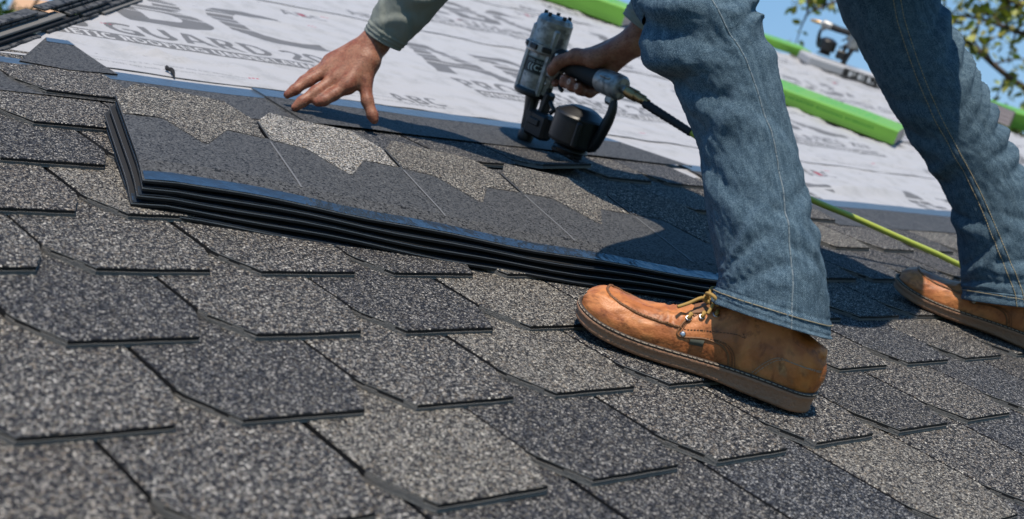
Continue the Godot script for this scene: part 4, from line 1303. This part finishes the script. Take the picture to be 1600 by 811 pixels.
		stitches(line.call([Vector2(0.182, 0.6), Vector2(0.15, 0.56), Vector2(0.12, 0.5), Vector2(0.108, 0.48), Vector2(0.112, 0.54)].map(m), 0.0006, 30), 0.0005, 0.0026, 0.0014, M.seam, "eyestay_stitching", boot)
		for o in [0.0, 0.004]:
			stitches(line.call([Vector2(0.08 + o, 0.06), Vector2(0.07 + o, 0.25), Vector2(0.055 + o, 0.44), Vector2(0.03 + o, 0.52), Vector2(0.008, 0.54 + o * 8)].map(m), 0.0006, 40), 0.00045, 0.0024, 0.0014, M.white_thread, "heel_stitching", boot)
		# rivet and folded cloth tag
		var rv: Vector3 = S.call(m.call(Vector2(0.181, 0.47)).x, m.call(Vector2(0.181, 0.47)).y, 0.001)
		var nrm: Vector3 = (S.call(0.181, m.call(Vector2(0.181, 0.47)).y, 0.01) - S.call(0.181, m.call(Vector2(0.181, 0.47)).y, 0.0)).normalized()
		var bs := Basis(nrm.cross(Vector3(1, 0, 0)).normalized(), nrm, Vector3(1, 0, 0))
		b = Buf.new()
		b.lathe(rv, bs.orthonormalized(), [Vector2(0.0, 0.0016), Vector2(0.0025, 0.0013), Vector2(0.0038, 0.0002), Vector2(0.0036, -0.001)], 12)
		part("rivet", b, M.steel, boot)
		if sd > 0:
			b = Buf.new()
			var rw := []
			for a in 4:
				var pr := PackedVector3Array()
				for k in 6:
					var q := Vector2(lerpf(0.17, 0.153, k / 5.0), lerpf(0.37, 0.25, a / 3.0) - 0.01 * k / 5.0)
					pr.append(S.call(q.x, q.y, 0.0012 + 0.002 * sin(a * 1.1) ))
				rw.append(pr)
			b.grid(rw, false, mirror > 0)
			part("cloth_tag", b, M.tag, boot)
	# eyelets, laces
	var ey := []
	for sd in [1, -1]:
		for k in 3:
			var q := Vector2(0.181 - 0.0150 * k, 0.92 + 0.015 * k)
			if sd < 0: q.y = PI - q.y
			var p: Vector3 = S.call(q.x, q.y, 0.0006)
			var nn: Vector3 = (S.call(q.x, q.y, 0.01) - S.call(q.x, q.y, 0.0)).normalized()
			var u := nn.cross(Vector3(1, 0, 0)).normalized(); var w := u.cross(nn)
			b = Buf.new()
			var cr := []
			for j in 13: cr.append(p + (u * cos(TAU * j / 12) + w * sin(TAU * j / 12)) * 0.0034)
			b.tube(cr, 0.0013, 6, false)
			part("eyelet", b, M.steel, boot)
			ey.append([p, nn])
	b = Buf.new()
	for k in 3:
		var A: Vector3 = ey[k][0]; var B: Vector3 = ey[3 + k][0]
		b.tube(curve([A - ey[k][1] * 0.003, A + ey[k][1] * 0.004, (A + B) / 2 + Vector3(0, 0.006, 0), B + ey[3 + k][1] * 0.004, B - ey[3 + k][1] * 0.003], 14), 0.0023, 7)
		if k < 2:
			var C: Vector3 = ey[4 + k][0]
			b.tube(curve([A + ey[k][1] * 0.002, (A + C) / 2 + Vector3(0, 0.009, 0), C + ey[4 + k][1] * 0.003], 12), 0.0023, 7)
	var kn: Vector3 = (ey[2][0] + ey[5][0]) / 2 + Vector3(0.014, 0.010, 0)
	var z := mirror
	b.tube(curve([kn + Vector3(-0.006, 0.001, -0.004 * z), kn + Vector3(0.003, 0.005, 0), kn + Vector3(0.006, 0.0, 0.005 * z), kn + Vector3(-0.002, -0.002, 0.004 * z)], 12), 0.0034, 7)
	b.tube(curve([kn, kn + Vector3(0.006, 0.010, 0.012 * z), kn + Vector3(-0.004, 0.013, 0.026 * z), kn + Vector3(-0.012, 0.003, 0.02 * z), kn + Vector3(-0.002, 0.002, 0.005 * z)], 18), 0.0024, 7)
	b.tube(curve([kn, kn + Vector3(0.002, 0.012, -0.012 * z), kn + Vector3(-0.008, 0.010, -0.024 * z), kn + Vector3(-0.008, 0.002, -0.012 * z), kn], 18), 0.0024, 7)
	b.tube(curve([kn, kn + Vector3(0.01, 0.002, 0.012 * z), kn + Vector3(0.022, -0.008, 0.018 * z), kn + Vector3(0.034, -0.016, 0.026 * z)], 12), 0.0023, 7)
	b.tube(curve([kn, kn + Vector3(-0.006, 0.004, 0.016 * z), kn + Vector3(-0.004, -0.010, 0.027 * z)], 12), 0.0023, 7)
	part("lace", b, M.lace, boot)
	# tongue end
	b = Buf.new()
	rows = []
	for a in 7:
		var r := PackedVector3Array()
		for k in 9:
			var q := Vector2(lerpf(0.18, 0.125, a / 6.0), lerpf(1.1, PI - 1.1, k / 8.0))
			r.append(S.call(q.x, q.y, 0.0015 + 0.004 * a / 6.0))
		rows.append(r)
	b.grid(rows, false, mirror > 0)
	part("tongue", b, M.leather_dark, boot)

func build_person():
	var t := thing("person", "roofer bending over in blue jeans, tan work boots and grey-green shirt, holding a nail gun", "person", ROOF)
	M.leather_dark = mat(lin(0.2, 0.085, 0.03), 0.6)
	# joints
	var hipL := roof_at(3.85, 0.05, 4.1 * U); var hipR := roof_at(5.75, 0.0, 4.1 * U)
	var chest := roof_at(4.45, 1.3, 4.0 * U); var neck := roof_at(5.2, 2.75, 3.75 * U); var head := roof_at(5.15, 3.5, 3.5 * U)
	var shL := roof_at(4.15, 2.4, 3.5 * U); var shR := roof_at(6.0, 2.4, 3.5 * U)
	var wL := seen(586, 66, 11.55); var elL := seen(735, -125, 11.35)
	var n0 := Vector3(5.8 * U, 0, -3.45 * U)
	var wR := seen(990, 66, 12.4); var elR := seen(1120, -90, 12.2)
	var ankL := seen(1203, 520, 8.25); var kneeL := seen(1100, 50, 8.25)
	var ankR := seen(1580, 480, 11.5); var kneeR := seen(1450, 110, 11.35)
	var joints := []                                  # [place, direction of the finger]: creased and redder skin
	var skin := func(p: Vector3) -> Color:
		var c := Color(1, 1, 1)
		for j in joints:
			var d: Vector3 = p - j[0]
			var r2 := d.length_squared()
			if r2 < 0.0004:
				var a: float = d.dot(j[1])
				var f := exp(-r2 / 0.00009)
				c = c * Color(1.0 + 0.08 * f, 1.0 - 0.10 * f, 1.0 - 0.12 * f)
				var k := 1.0 - 0.34 * (exp(-pow(a / 0.0009, 2.0)) + 0.7 * exp(-pow((a - 0.0034) / 0.0008, 2.0)) + 0.6 * exp(-pow((a + 0.0032) / 0.0008, 2.0)))
				c = Color(c.r * k, c.g * k, c.b * k)
		return c
	var px := U / 1969.4
	var near := []
	for q in [[1204, 500, 93, 7.83], [1205, 432, 81, 7.84], [1185, 330, 79, 7.9], [1163, 212, 74, 7.96], [1132, 118, 81, 8.0], [1103, 60, 89, 8.02], [1088, 0, 88, 8.06], [1088, -60, 92, 8.15]]:
		near.append([seen(q[0], q[1], q[3]), q[2] * q[3] * px, q[2] * q[3] * px * 0.92])
	near.append([hipL.lerp(near[7][0], 0.35), 0.1, 0.1]); near.append([hipL, 0.115, 0.115])
	var far := []
	for q in [[1580, 474, 76, 11.45], [1578, 430, 72, 11.45], [1549, 315, 61, 11.42], [1505, 226, 62, 11.4], [1451, 130, 67, 11.36], [1404, 34, 70, 11.35], [1385, -30, 76, 11.4]]:
		far.append([seen(q[0], q[1], q[3]), q[2] * q[3] * px, q[2] * q[3] * px * 0.95])
	far.append([hipR.lerp(far[6][0], 0.4), 0.105, 0.1]); far.append([hipR, 0.115, 0.115])
	# ---- body: one surface, finer at the hands and head
	var b := Buf.new()
	var mid := (hipL + hipR) / 2
	var body := [[hipL, 0.09, hipR, 0.09], [mid, 0.115, chest, 0.13], [chest, 0.13, neck, 0.06], [shL, 0.055, chest, 0.12], [shR, 0.055, chest, 0.12], [shL, 0.05, elL, 0.038], [shR, 0.05, elR, 0.038], [elL, 0.038, wL.lerp(elL, 0.3), 0.033], [elR, 0.038, wR.lerp(elR, 0.3), 0.033], [neck, 0.055, head, 0.06]]
	for st in [near, far]:
		for q in range(2, st.size()): body.append([st[q - 1][0], st[q - 1][1] * 0.42, st[q][0], st[q][1] * 0.42])
	bonesurface(body, 0.018, 0.012, b, skin)
	var face := (roof_at(5.2, 4.4, 2.2 * U) - head).normalized()
	var crown := (head - neck).normalized()
	crown = (crown - face * crown.dot(face)).normalized()
	var ear := face.cross(crown)
	var hb := [[head, 0.078, head + crown * 0.045 - face * 0.01, 0.084], [head + face * 0.03 - crown * 0.05, 0.05, head, 0.07], [head + face * 0.062 - crown * 0.07, 0.026, head + face * 0.055 - crown * 0.03, 0.03], [head + face * 0.078 + crown * 0.012, 0.008, head + face * 0.096 - crown * 0.018, 0.011]]
	for s in [-1, 1]:
		hb.append([head + ear * 0.078 * s + crown * 0.012, 0.011, head + ear * 0.08 * s - crown * 0.022, 0.009])
		hb.append([head + ear * 0.032 * s + face * 0.068 + crown * 0.012, 0.012, head + ear * 0.02 * s + face * 0.075 + crown * 0.022, 0.01])
	hb.append([head + ear * 0.02 + face * 0.08 - crown * 0.045, 0.007, head - ear * 0.02 + face * 0.08 - crown * 0.045, 0.007])
	hb.append([head, 0.055, neck, 0.055])
	bonesurface(hb, 0.006, 0.012, b, skin)
	# ---- the bare hand, palm towards the lens, fingers pressing the shingle
	var f := []
	var nails := Buf.new()
	var mI := seen(543, 134, 11.36); var mM := seen(525, 122, 11.41); var mR := seen(513, 109, 11.46); var mP := seen(516, 97, 11.54)
	var cm := seen(577, 96, 11.47)
	f += [[wL, 0.023, mI, 0.0135], [wL, 0.022, mM, 0.0135], [wL, 0.021, mR, 0.0125], [wL, 0.021, mP, 0.0115], [wL.lerp(elL, 0.42), 0.034, wL, 0.0245], [mI.lerp(wL, 0.1), 0.012, mP.lerp(wL, 0.1), 0.012]]
	f += chain([mI, seen(521, 148, 11.31), seen(506, 157, 11.28), seen(496, 160, 11.265)], [0.0115, 0.0095, 0.0085, 0.0072])
	f += chain([mM, seen(493, 144, 11.30), seen(472, 159, 11.24), seen(461, 168, 11.225)], [0.0115, 0.0098, 0.0087, 0.0073])
	f += chain([mR, seen(482, 126, 11.38), seen(461, 140, 11.33), seen(449, 148, 11.31)], [0.0112, 0.0093, 0.0083, 0.007])
	f += chain([mP, seen(489, 115, 11.52), seen(474, 126, 11.49), seen(464, 133, 11.47)], [0.0098, 0.008, 0.0072, 0.0062])
	f += chain([wL.lerp(cm, 0.4), cm, seen(570, 128, 11.42), seen(574, 158, 11.38), seen(582, 180, 11.365), seen(585, 188, 11.36)], [0.018, 0.018, 0.0125, 0.0098, 0.0088, 0.0068])
	f.append([cm, 0.016, mI, 0.011])
	for q in f.slice(6):
		joints.append([q[2], (q[2] - q[0]).normalized()])
	for q in [mI, mM, mR, mP]: f.append([wL.lerp(q, 0.45) + Vector3(0, 0.006, 0), 0.0125, q + Vector3(0, 0.002, 0), 0.0115])   # tendons
	bonesurface(f, 0.0028, 0.0032, b, skin)
	# ---- the hand on the grip
	var H := func(x: float, y: float, z: float) -> Vector3: return n0 + Vector3(x, y, z)
	f = []
	var kI: Vector3 = H.call(0.026, 0.208, 0.066); var kM: Vector3 = H.call(0.030, 0.207, 0.09); var kR: Vector3 = H.call(0.030, 0.203, 0.112); var kP: Vector3 = H.call(0.028, 0.198, 0.132)
	f += [[wR, 0.024, kI, 0.0145], [wR, 0.024, kM, 0.0145], [wR, 0.023, kR, 0.0135], [wR, 0.022, kP, 0.0125], [wR.lerp(elR, 0.42), 0.038, wR, 0.026]]
	f += chain([kI, H.call(0.034, 0.17, 0.045), H.call(0.016, 0.148, 0.038), H.call(-0.006, 0.139, 0.039)], [0.0118, 0.0098, 0.0088, 0.0076])
	f += chain([kM, H.call(0.036, 0.168, 0.082), H.call(0.012, 0.148, 0.078), H.call(-0.018, 0.152, 0.074), H.call(-0.022, 0.16, 0.073)], [0.0118, 0.0102, 0.0094, 0.0092, 0.0078])
	f += chain([kR, H.call(0.036, 0.166, 0.104), H.call(0.012, 0.147, 0.099), H.call(-0.018, 0.151, 0.095), H.call(-0.023, 0.16, 0.094)], [0.0115, 0.01, 0.0092, 0.009, 0.0077])
	f += chain([kP, H.call(0.034, 0.166, 0.123), H.call(0.012, 0.149, 0.119), H.call(-0.016, 0.15, 0.116), H.call(-0.022, 0.157, 0.115)], [0.0105, 0.0088, 0.0082, 0.008, 0.0068])
	var tc: Vector3 = H.call(-0.006, 0.217, 0.118)
	f += chain([wR, tc, H.call(-0.021, 0.208, 0.082), H.call(-0.030, 0.187, 0.054), H.call(-0.028, 0.168, 0.041), H.call(-0.025, 0.16, 0.037)], [0.022, 0.018, 0.0138, 0.0112, 0.0098, 0.0078])
	f += [[tc, 0.014, kI, 0.012], [H.call(-0.016, 0.209, 0.085), 0.011, kI, 0.011], [tc, 0.014, kM, 0.013]]
	joints.clear()
	for q in f.slice(5): joints.append([q[2], (q[2] - q[0]).normalized()])
	bonesurface(f, 0.0028, 0.0034, b, skin)
	var body_ := part("body", b, M.skin, t)
	for q in [[-0.0287, 0.1585, 0.073, 0.0], [-0.0297, 0.1585, 0.094, 0.0], [-0.0279, 0.156, 0.115, 0.0], [-0.0335, 0.163, 0.0375, -0.5]]:
		var nb := Buf.new()
		nb.lathe(Vector3.ZERO, Basis(Vector3(0, 0, 0.0052), Vector3(-0.0011, 0, 0), Vector3(0, 0.0062, 0)), [Vector2(0, 1), Vector2(0.6, 0.85), Vector2(0.92, 0.4), Vector2(1.0, -0.6)], 12)
		part("fingernail", nb, M.nail, body_, Transform3D(Basis(Vector3(1, 0, 0), q[3]), H.call(q[0], q[1], q[2])))
	# hair
	var hr := Buf.new()
	bonesurface([[head + crown * 0.05 - face * 0.018, 0.086, head + crown * 0.03 - face * 0.03, 0.084]], 0.01, 0.01, hr, skin)
	part("hair", hr, M.hair, t)
	# ---- shirt
	var sh := Buf.new()
	bonesurface([[mid + Vector3(0, 0.02, 0), 0.15, chest, 0.18], [chest, 0.18, neck.lerp(chest, 0.3), 0.1], [shL, 0.075, chest, 0.15], [shR, 0.068, chest, 0.12], [shL, 0.068, elL, 0.058], [shR, 0.068, elR, 0.058], [hipL, 0.115, hipR, 0.115]], 0.018, 0.02, sh, skin)
	for a in [[wL, elL, seen(597, 62, 11.55), 0.0345], [wR, elR, seen(1003, 44, 12.37), 0.044]]:
		var cuff: Vector3 = a[2]
		var pts := [cuff, cuff.lerp(a[1], 0.12), cuff.lerp(a[1], 0.3), cuff.lerp(a[1], 0.6), a[1]]
		var st := []
		var rr := [a[3], a[3] + 0.006, a[3] + 0.012, 0.054, 0.062]
		for k in 5: st.append([pts[k], rr[k], rr[k] * 0.95])
		var fd := []
		var rs := RandomNumberGenerator.new(); rs.seed = 6
		for k in 16: fd.append([rs.randf_range(0.03, 0.25), rs.randf() * TAU, rs.randf_range(0.002, 0.006), rs.randf_range(0.007, 0.014), rs.randf_range(0.5, 1.1), rs.randf_range(-0.05, 0.05)])
		var lt := leg_tube(st, fd, [0.004, -0.004], 60, 48, [])
		sh.grid(lt.rows, false, true, lt.uvs, lt.cols)
	part("shirt", sh, M.shirt, t)
	# ---- jeans
	var nf := [
		# round the knee
		[0.36, 2.9, 0.011, 0.020, 1.0, 0.030], [0.405, 2.6, 0.008, 0.016, 0.9, 0.035], [0.43, 1.9, 0.006, 0.014, 0.8, 0.01], [0.33, 3.1, -0.012, 0.016, 0.55, 0.0], [0.385, 2.0, 0.006, 0.012, 0.9, 0.02],
		[0.42, 0.6, 0.005, 0.012, 0.7, -0.03], [0.385, 0.5, 0.006, 0.012, 0.8, -0.02], [0.35, 0.4, 0.006, 0.012, 0.7, -0.02], [0.31, 0.35, 0.004, 0.012, 0.6, -0.015], [0.46, 1.2, 0.006, 0.014, 1.0, -0.01],
		[0.27, 2.4, 0.005, 0.02, 0.6, 0.05], [0.235, 2.2, 0.004, 0.018, 0.6, -0.03],
		# the shin
		[0.2, 1.0, 0.003, 0.018, 0.8, 0.06], [0.15, 2.5, 0.004, 0.02, 0.7, 0.05], [0.125, 0.7, 0.004, 0.016, 0.7, -0.04],
		# bunched over the boot
		[0.088, 2.3, 0.0035, 0.014, 0.6, -0.05], [0.06, 2.2, 0.004, 0.012, 0.6, -0.03], [0.08, 0.8, 0.0035, 0.013, 0.6, 0.05], [0.045, 0.7, 0.004, 0.011, 0.6, 0.04], [0.1, 0.3, 0.005, 0.012, 0.6, 0.0], [0.04, 1.7, 0.003, 0.01, 0.5, -0.02]]
	var ns := [[1.50, 1.45, 1.30, 1.35, 1.45, 1.62, 1.95, 2.1, 2.1]]
	var L1 := leg_tube(near, nf, [-0.019, -0.006], 200, 150, ns, 1.0)
	var ff := [
		[0.43, 0.35, 0.010, 0.013, 0.9, -0.05], [0.395, 0.3, 0.010, 0.012, 1.0, -0.045], [0.36, 0.3, 0.011, 0.013, 1.0, -0.035], [0.325, 0.3, 0.010, 0.012, 1.0, -0.03], [0.29, 0.3, 0.010, 0.013, 0.95, -0.02], [0.25, 0.35, 0.009, 0.013, 0.9, -0.01], [0.205, 0.4, 0.007, 0.014, 0.8, 0.0], [0.465, 0.5, 0.009, 0.014, 0.9, -0.06], [0.5, 0.8, 0.008, 0.014, 0.8, -0.05],
		[0.33, 2.9, 0.006, 0.02, 0.7, 0.03], [0.26, 2.8, -0.009, 0.02, 0.6, 0.0], [0.39, 2.6, 0.005, 0.02, 0.7, 0.05],
		[0.16, 2.9, 0.007, 0.016, 0.8, 0.02], [0.12, 1.0, 0.005, 0.014, 0.8, 0.03], [0.09, 2.4, 0.007, 0.013, 0.7, -0.03], [0.06, 1.6, 0.006, 0.012, 0.7, 0.03], [0.035, 2.6, 0.004, 0.01, 0.6, 0.0]]
	var fs := [[1.75, 1.85, 2.1, 2.1, 2.0, 1.85, 1.9, 2.0, 2.0]]
	var L2 := leg_tube(far, ff, [-0.008, -0.006], 190, 130, fs, 0.95)
	var jb := Buf.new()
	jb.grid(L1.rows, false, true, L1.uvs, L1.cols)
	jb.grid(L2.rows, false, true, L2.uvs, L2.cols)
	bonesurface([[hipL, 0.12, hipR, 0.12], [mid, 0.135, mid.lerp(chest, 0.25), 0.135]], 0.02, 0.02, jb, func(_p): return Color(0.9, 0.9, 0.9))
	var jeans := part("jeans", jb, M.denim, t)
	for L in [L1, L2]:
		for s in L.seams:
			var one := []; var two := []
			for j in range(0, s.size(), 2): one.append(s[j]); two.append(s[j + 1])
			stitches(one if L == L1 else one, 0.00075, 0.0034, 0.0016, M.pale_thread if L == L1 else M.thread, "seam_stitching", jeans)
			if L == L2: stitches(two, 0.00075, 0.0034, 0.0016, M.thread, "seam_stitching", jeans)
		var hem := []
		for j in 141: hem.append(L.at.call(0.0175, 0.043, TAU * j / 140.0, 0.0012))
		stitches(hem, 0.0006, 0.0032, 0.0016, M.thread, "hem_stitching", jeans)
	# ---- boots
	var heel := roof_at(3.26, -2.03, 0.0082); var toe := roof_at(2.48, -0.90, 0.0082)
	var fx := (toe - heel).normalized()
	build_boot(t, Transform3D(Basis(fx, Vector3.UP, fx.cross(Vector3.UP)).scaled(Vector3.ONE * 0.965), heel), -1.0)
	var toe2 := roof_at(7.27, -0.30, 0.0085)
	var fx2 := Vector3(-0.40, 0, -0.90).normalized()
	build_boot(t, Transform3D(Basis(fx2, Vector3.UP, fx2.cross(Vector3.UP)), toe2 - fx2 * 0.318), 1.0)

# ---------------------------------------------------------------- scene
func _ready():
	rng.seed = 1
	# camera
	CAM = Transform3D(Basis(Vector3.RIGHT, deg_to_rad(1.3896)) * Basis(Vector3.BACK, deg_to_rad(0.0138)), Vector3(0, EYE_UP, 0))
	var ya := deg_to_rad(YAW); var rp := deg_to_rad(PITCH)
	var u := Vector3(cos(ya), 0, -sin(ya))
	var v := Vector3(-sin(ya), 0, -cos(ya)) * cos(rp) + Vector3.UP * sin(rp)
	var n := u.cross(v)
	ROOF = Transform3D(Basis(u, n, -v), CAM.origin + (n * -EYE_ABOVE + u * EYE_U + v * EYE_V) * U)
	var cam := Camera3D.new()
	cam.name = "camera"
	add_child(cam)
	cam.transform = CAM
	cam.fov = rad_to_deg(2.0 * atan(405.5 / 1969.4))
	cam.near = 0.05; cam.far = 900.0
	# sky and sun
	var sk := ProceduralSkyMaterial.new()
	sk.sky_top_color = Color(0.29, 0.57, 0.85); sk.sky_horizon_color = Color(0.72, 0.87, 0.97); sk.sky_curve = 0.22
	sk.ground_bottom_color = Color(0.16, 0.17, 0.13); sk.ground_horizon_color = Color(0.55, 0.65, 0.7)
	sk.sun_angle_max = 0.0
	var sky := Sky.new(); sky.sky_material = sk
	var env := Environment.new()
	env.background_mode = Environment.BG_SKY; env.sky = sky
	env.background_energy_multiplier = 0.8
	env.tonemap_mode = Environment.TONE_MAPPER_LINEAR
	env.tonemap_exposure = 1.2
	env.ambient_light_source = Environment.AMBIENT_SOURCE_SKY
	env.sdfgi_enabled = true; env.ssao_enabled = true; env.ssil_enabled = true
	var we := WorldEnvironment.new(); we.name = "world_environment"; we.environment = env
	add_child(we)
	var sun := DirectionalLight3D.new()
	sun.name = "sun"
	sun.light_energy = 1.4; sun.light_angular_distance = 0.5; sun.light_color = Color(1.0, 0.955, 0.89); sun.shadow_enabled = true
	add_child(sun)
	var to_sun := Vector3(0.1, 1.0, 0.5).normalized()
	sun.basis = Basis.looking_at(-to_sun, Vector3.FORWARD)
	# lens blur
	var ca := CameraAttributesPhysical.new()
	ca.frustum_focal_length = 58.0
	ca.frustum_focus_distance = 1.75
	ca.exposure_aperture = 8.0
	cam.attributes = ca
	cam.fov = rad_to_deg(2.0 * atan(405.5 / 1969.4))
	materials()
	build_beyond()
	build_house()
	build_stack()
	build_bundles()
	build_person()
	build_nailer("nail_gun", "scuffed silver and black coil nail gun held over the lifted shingle", Transform3D(Basis.IDENTITY, roof_at(5.8, 3.45, 0.004)))
	build_hose()
	build_nailer("nail_gun", "far nail gun standing on the paper pack on the skyline, half behind a leg", Transform3D(Basis(Vector3.UP, deg_to_rad(200)), roof_at(30.15, 15.0, 0.06)), true)
	build_scrap()
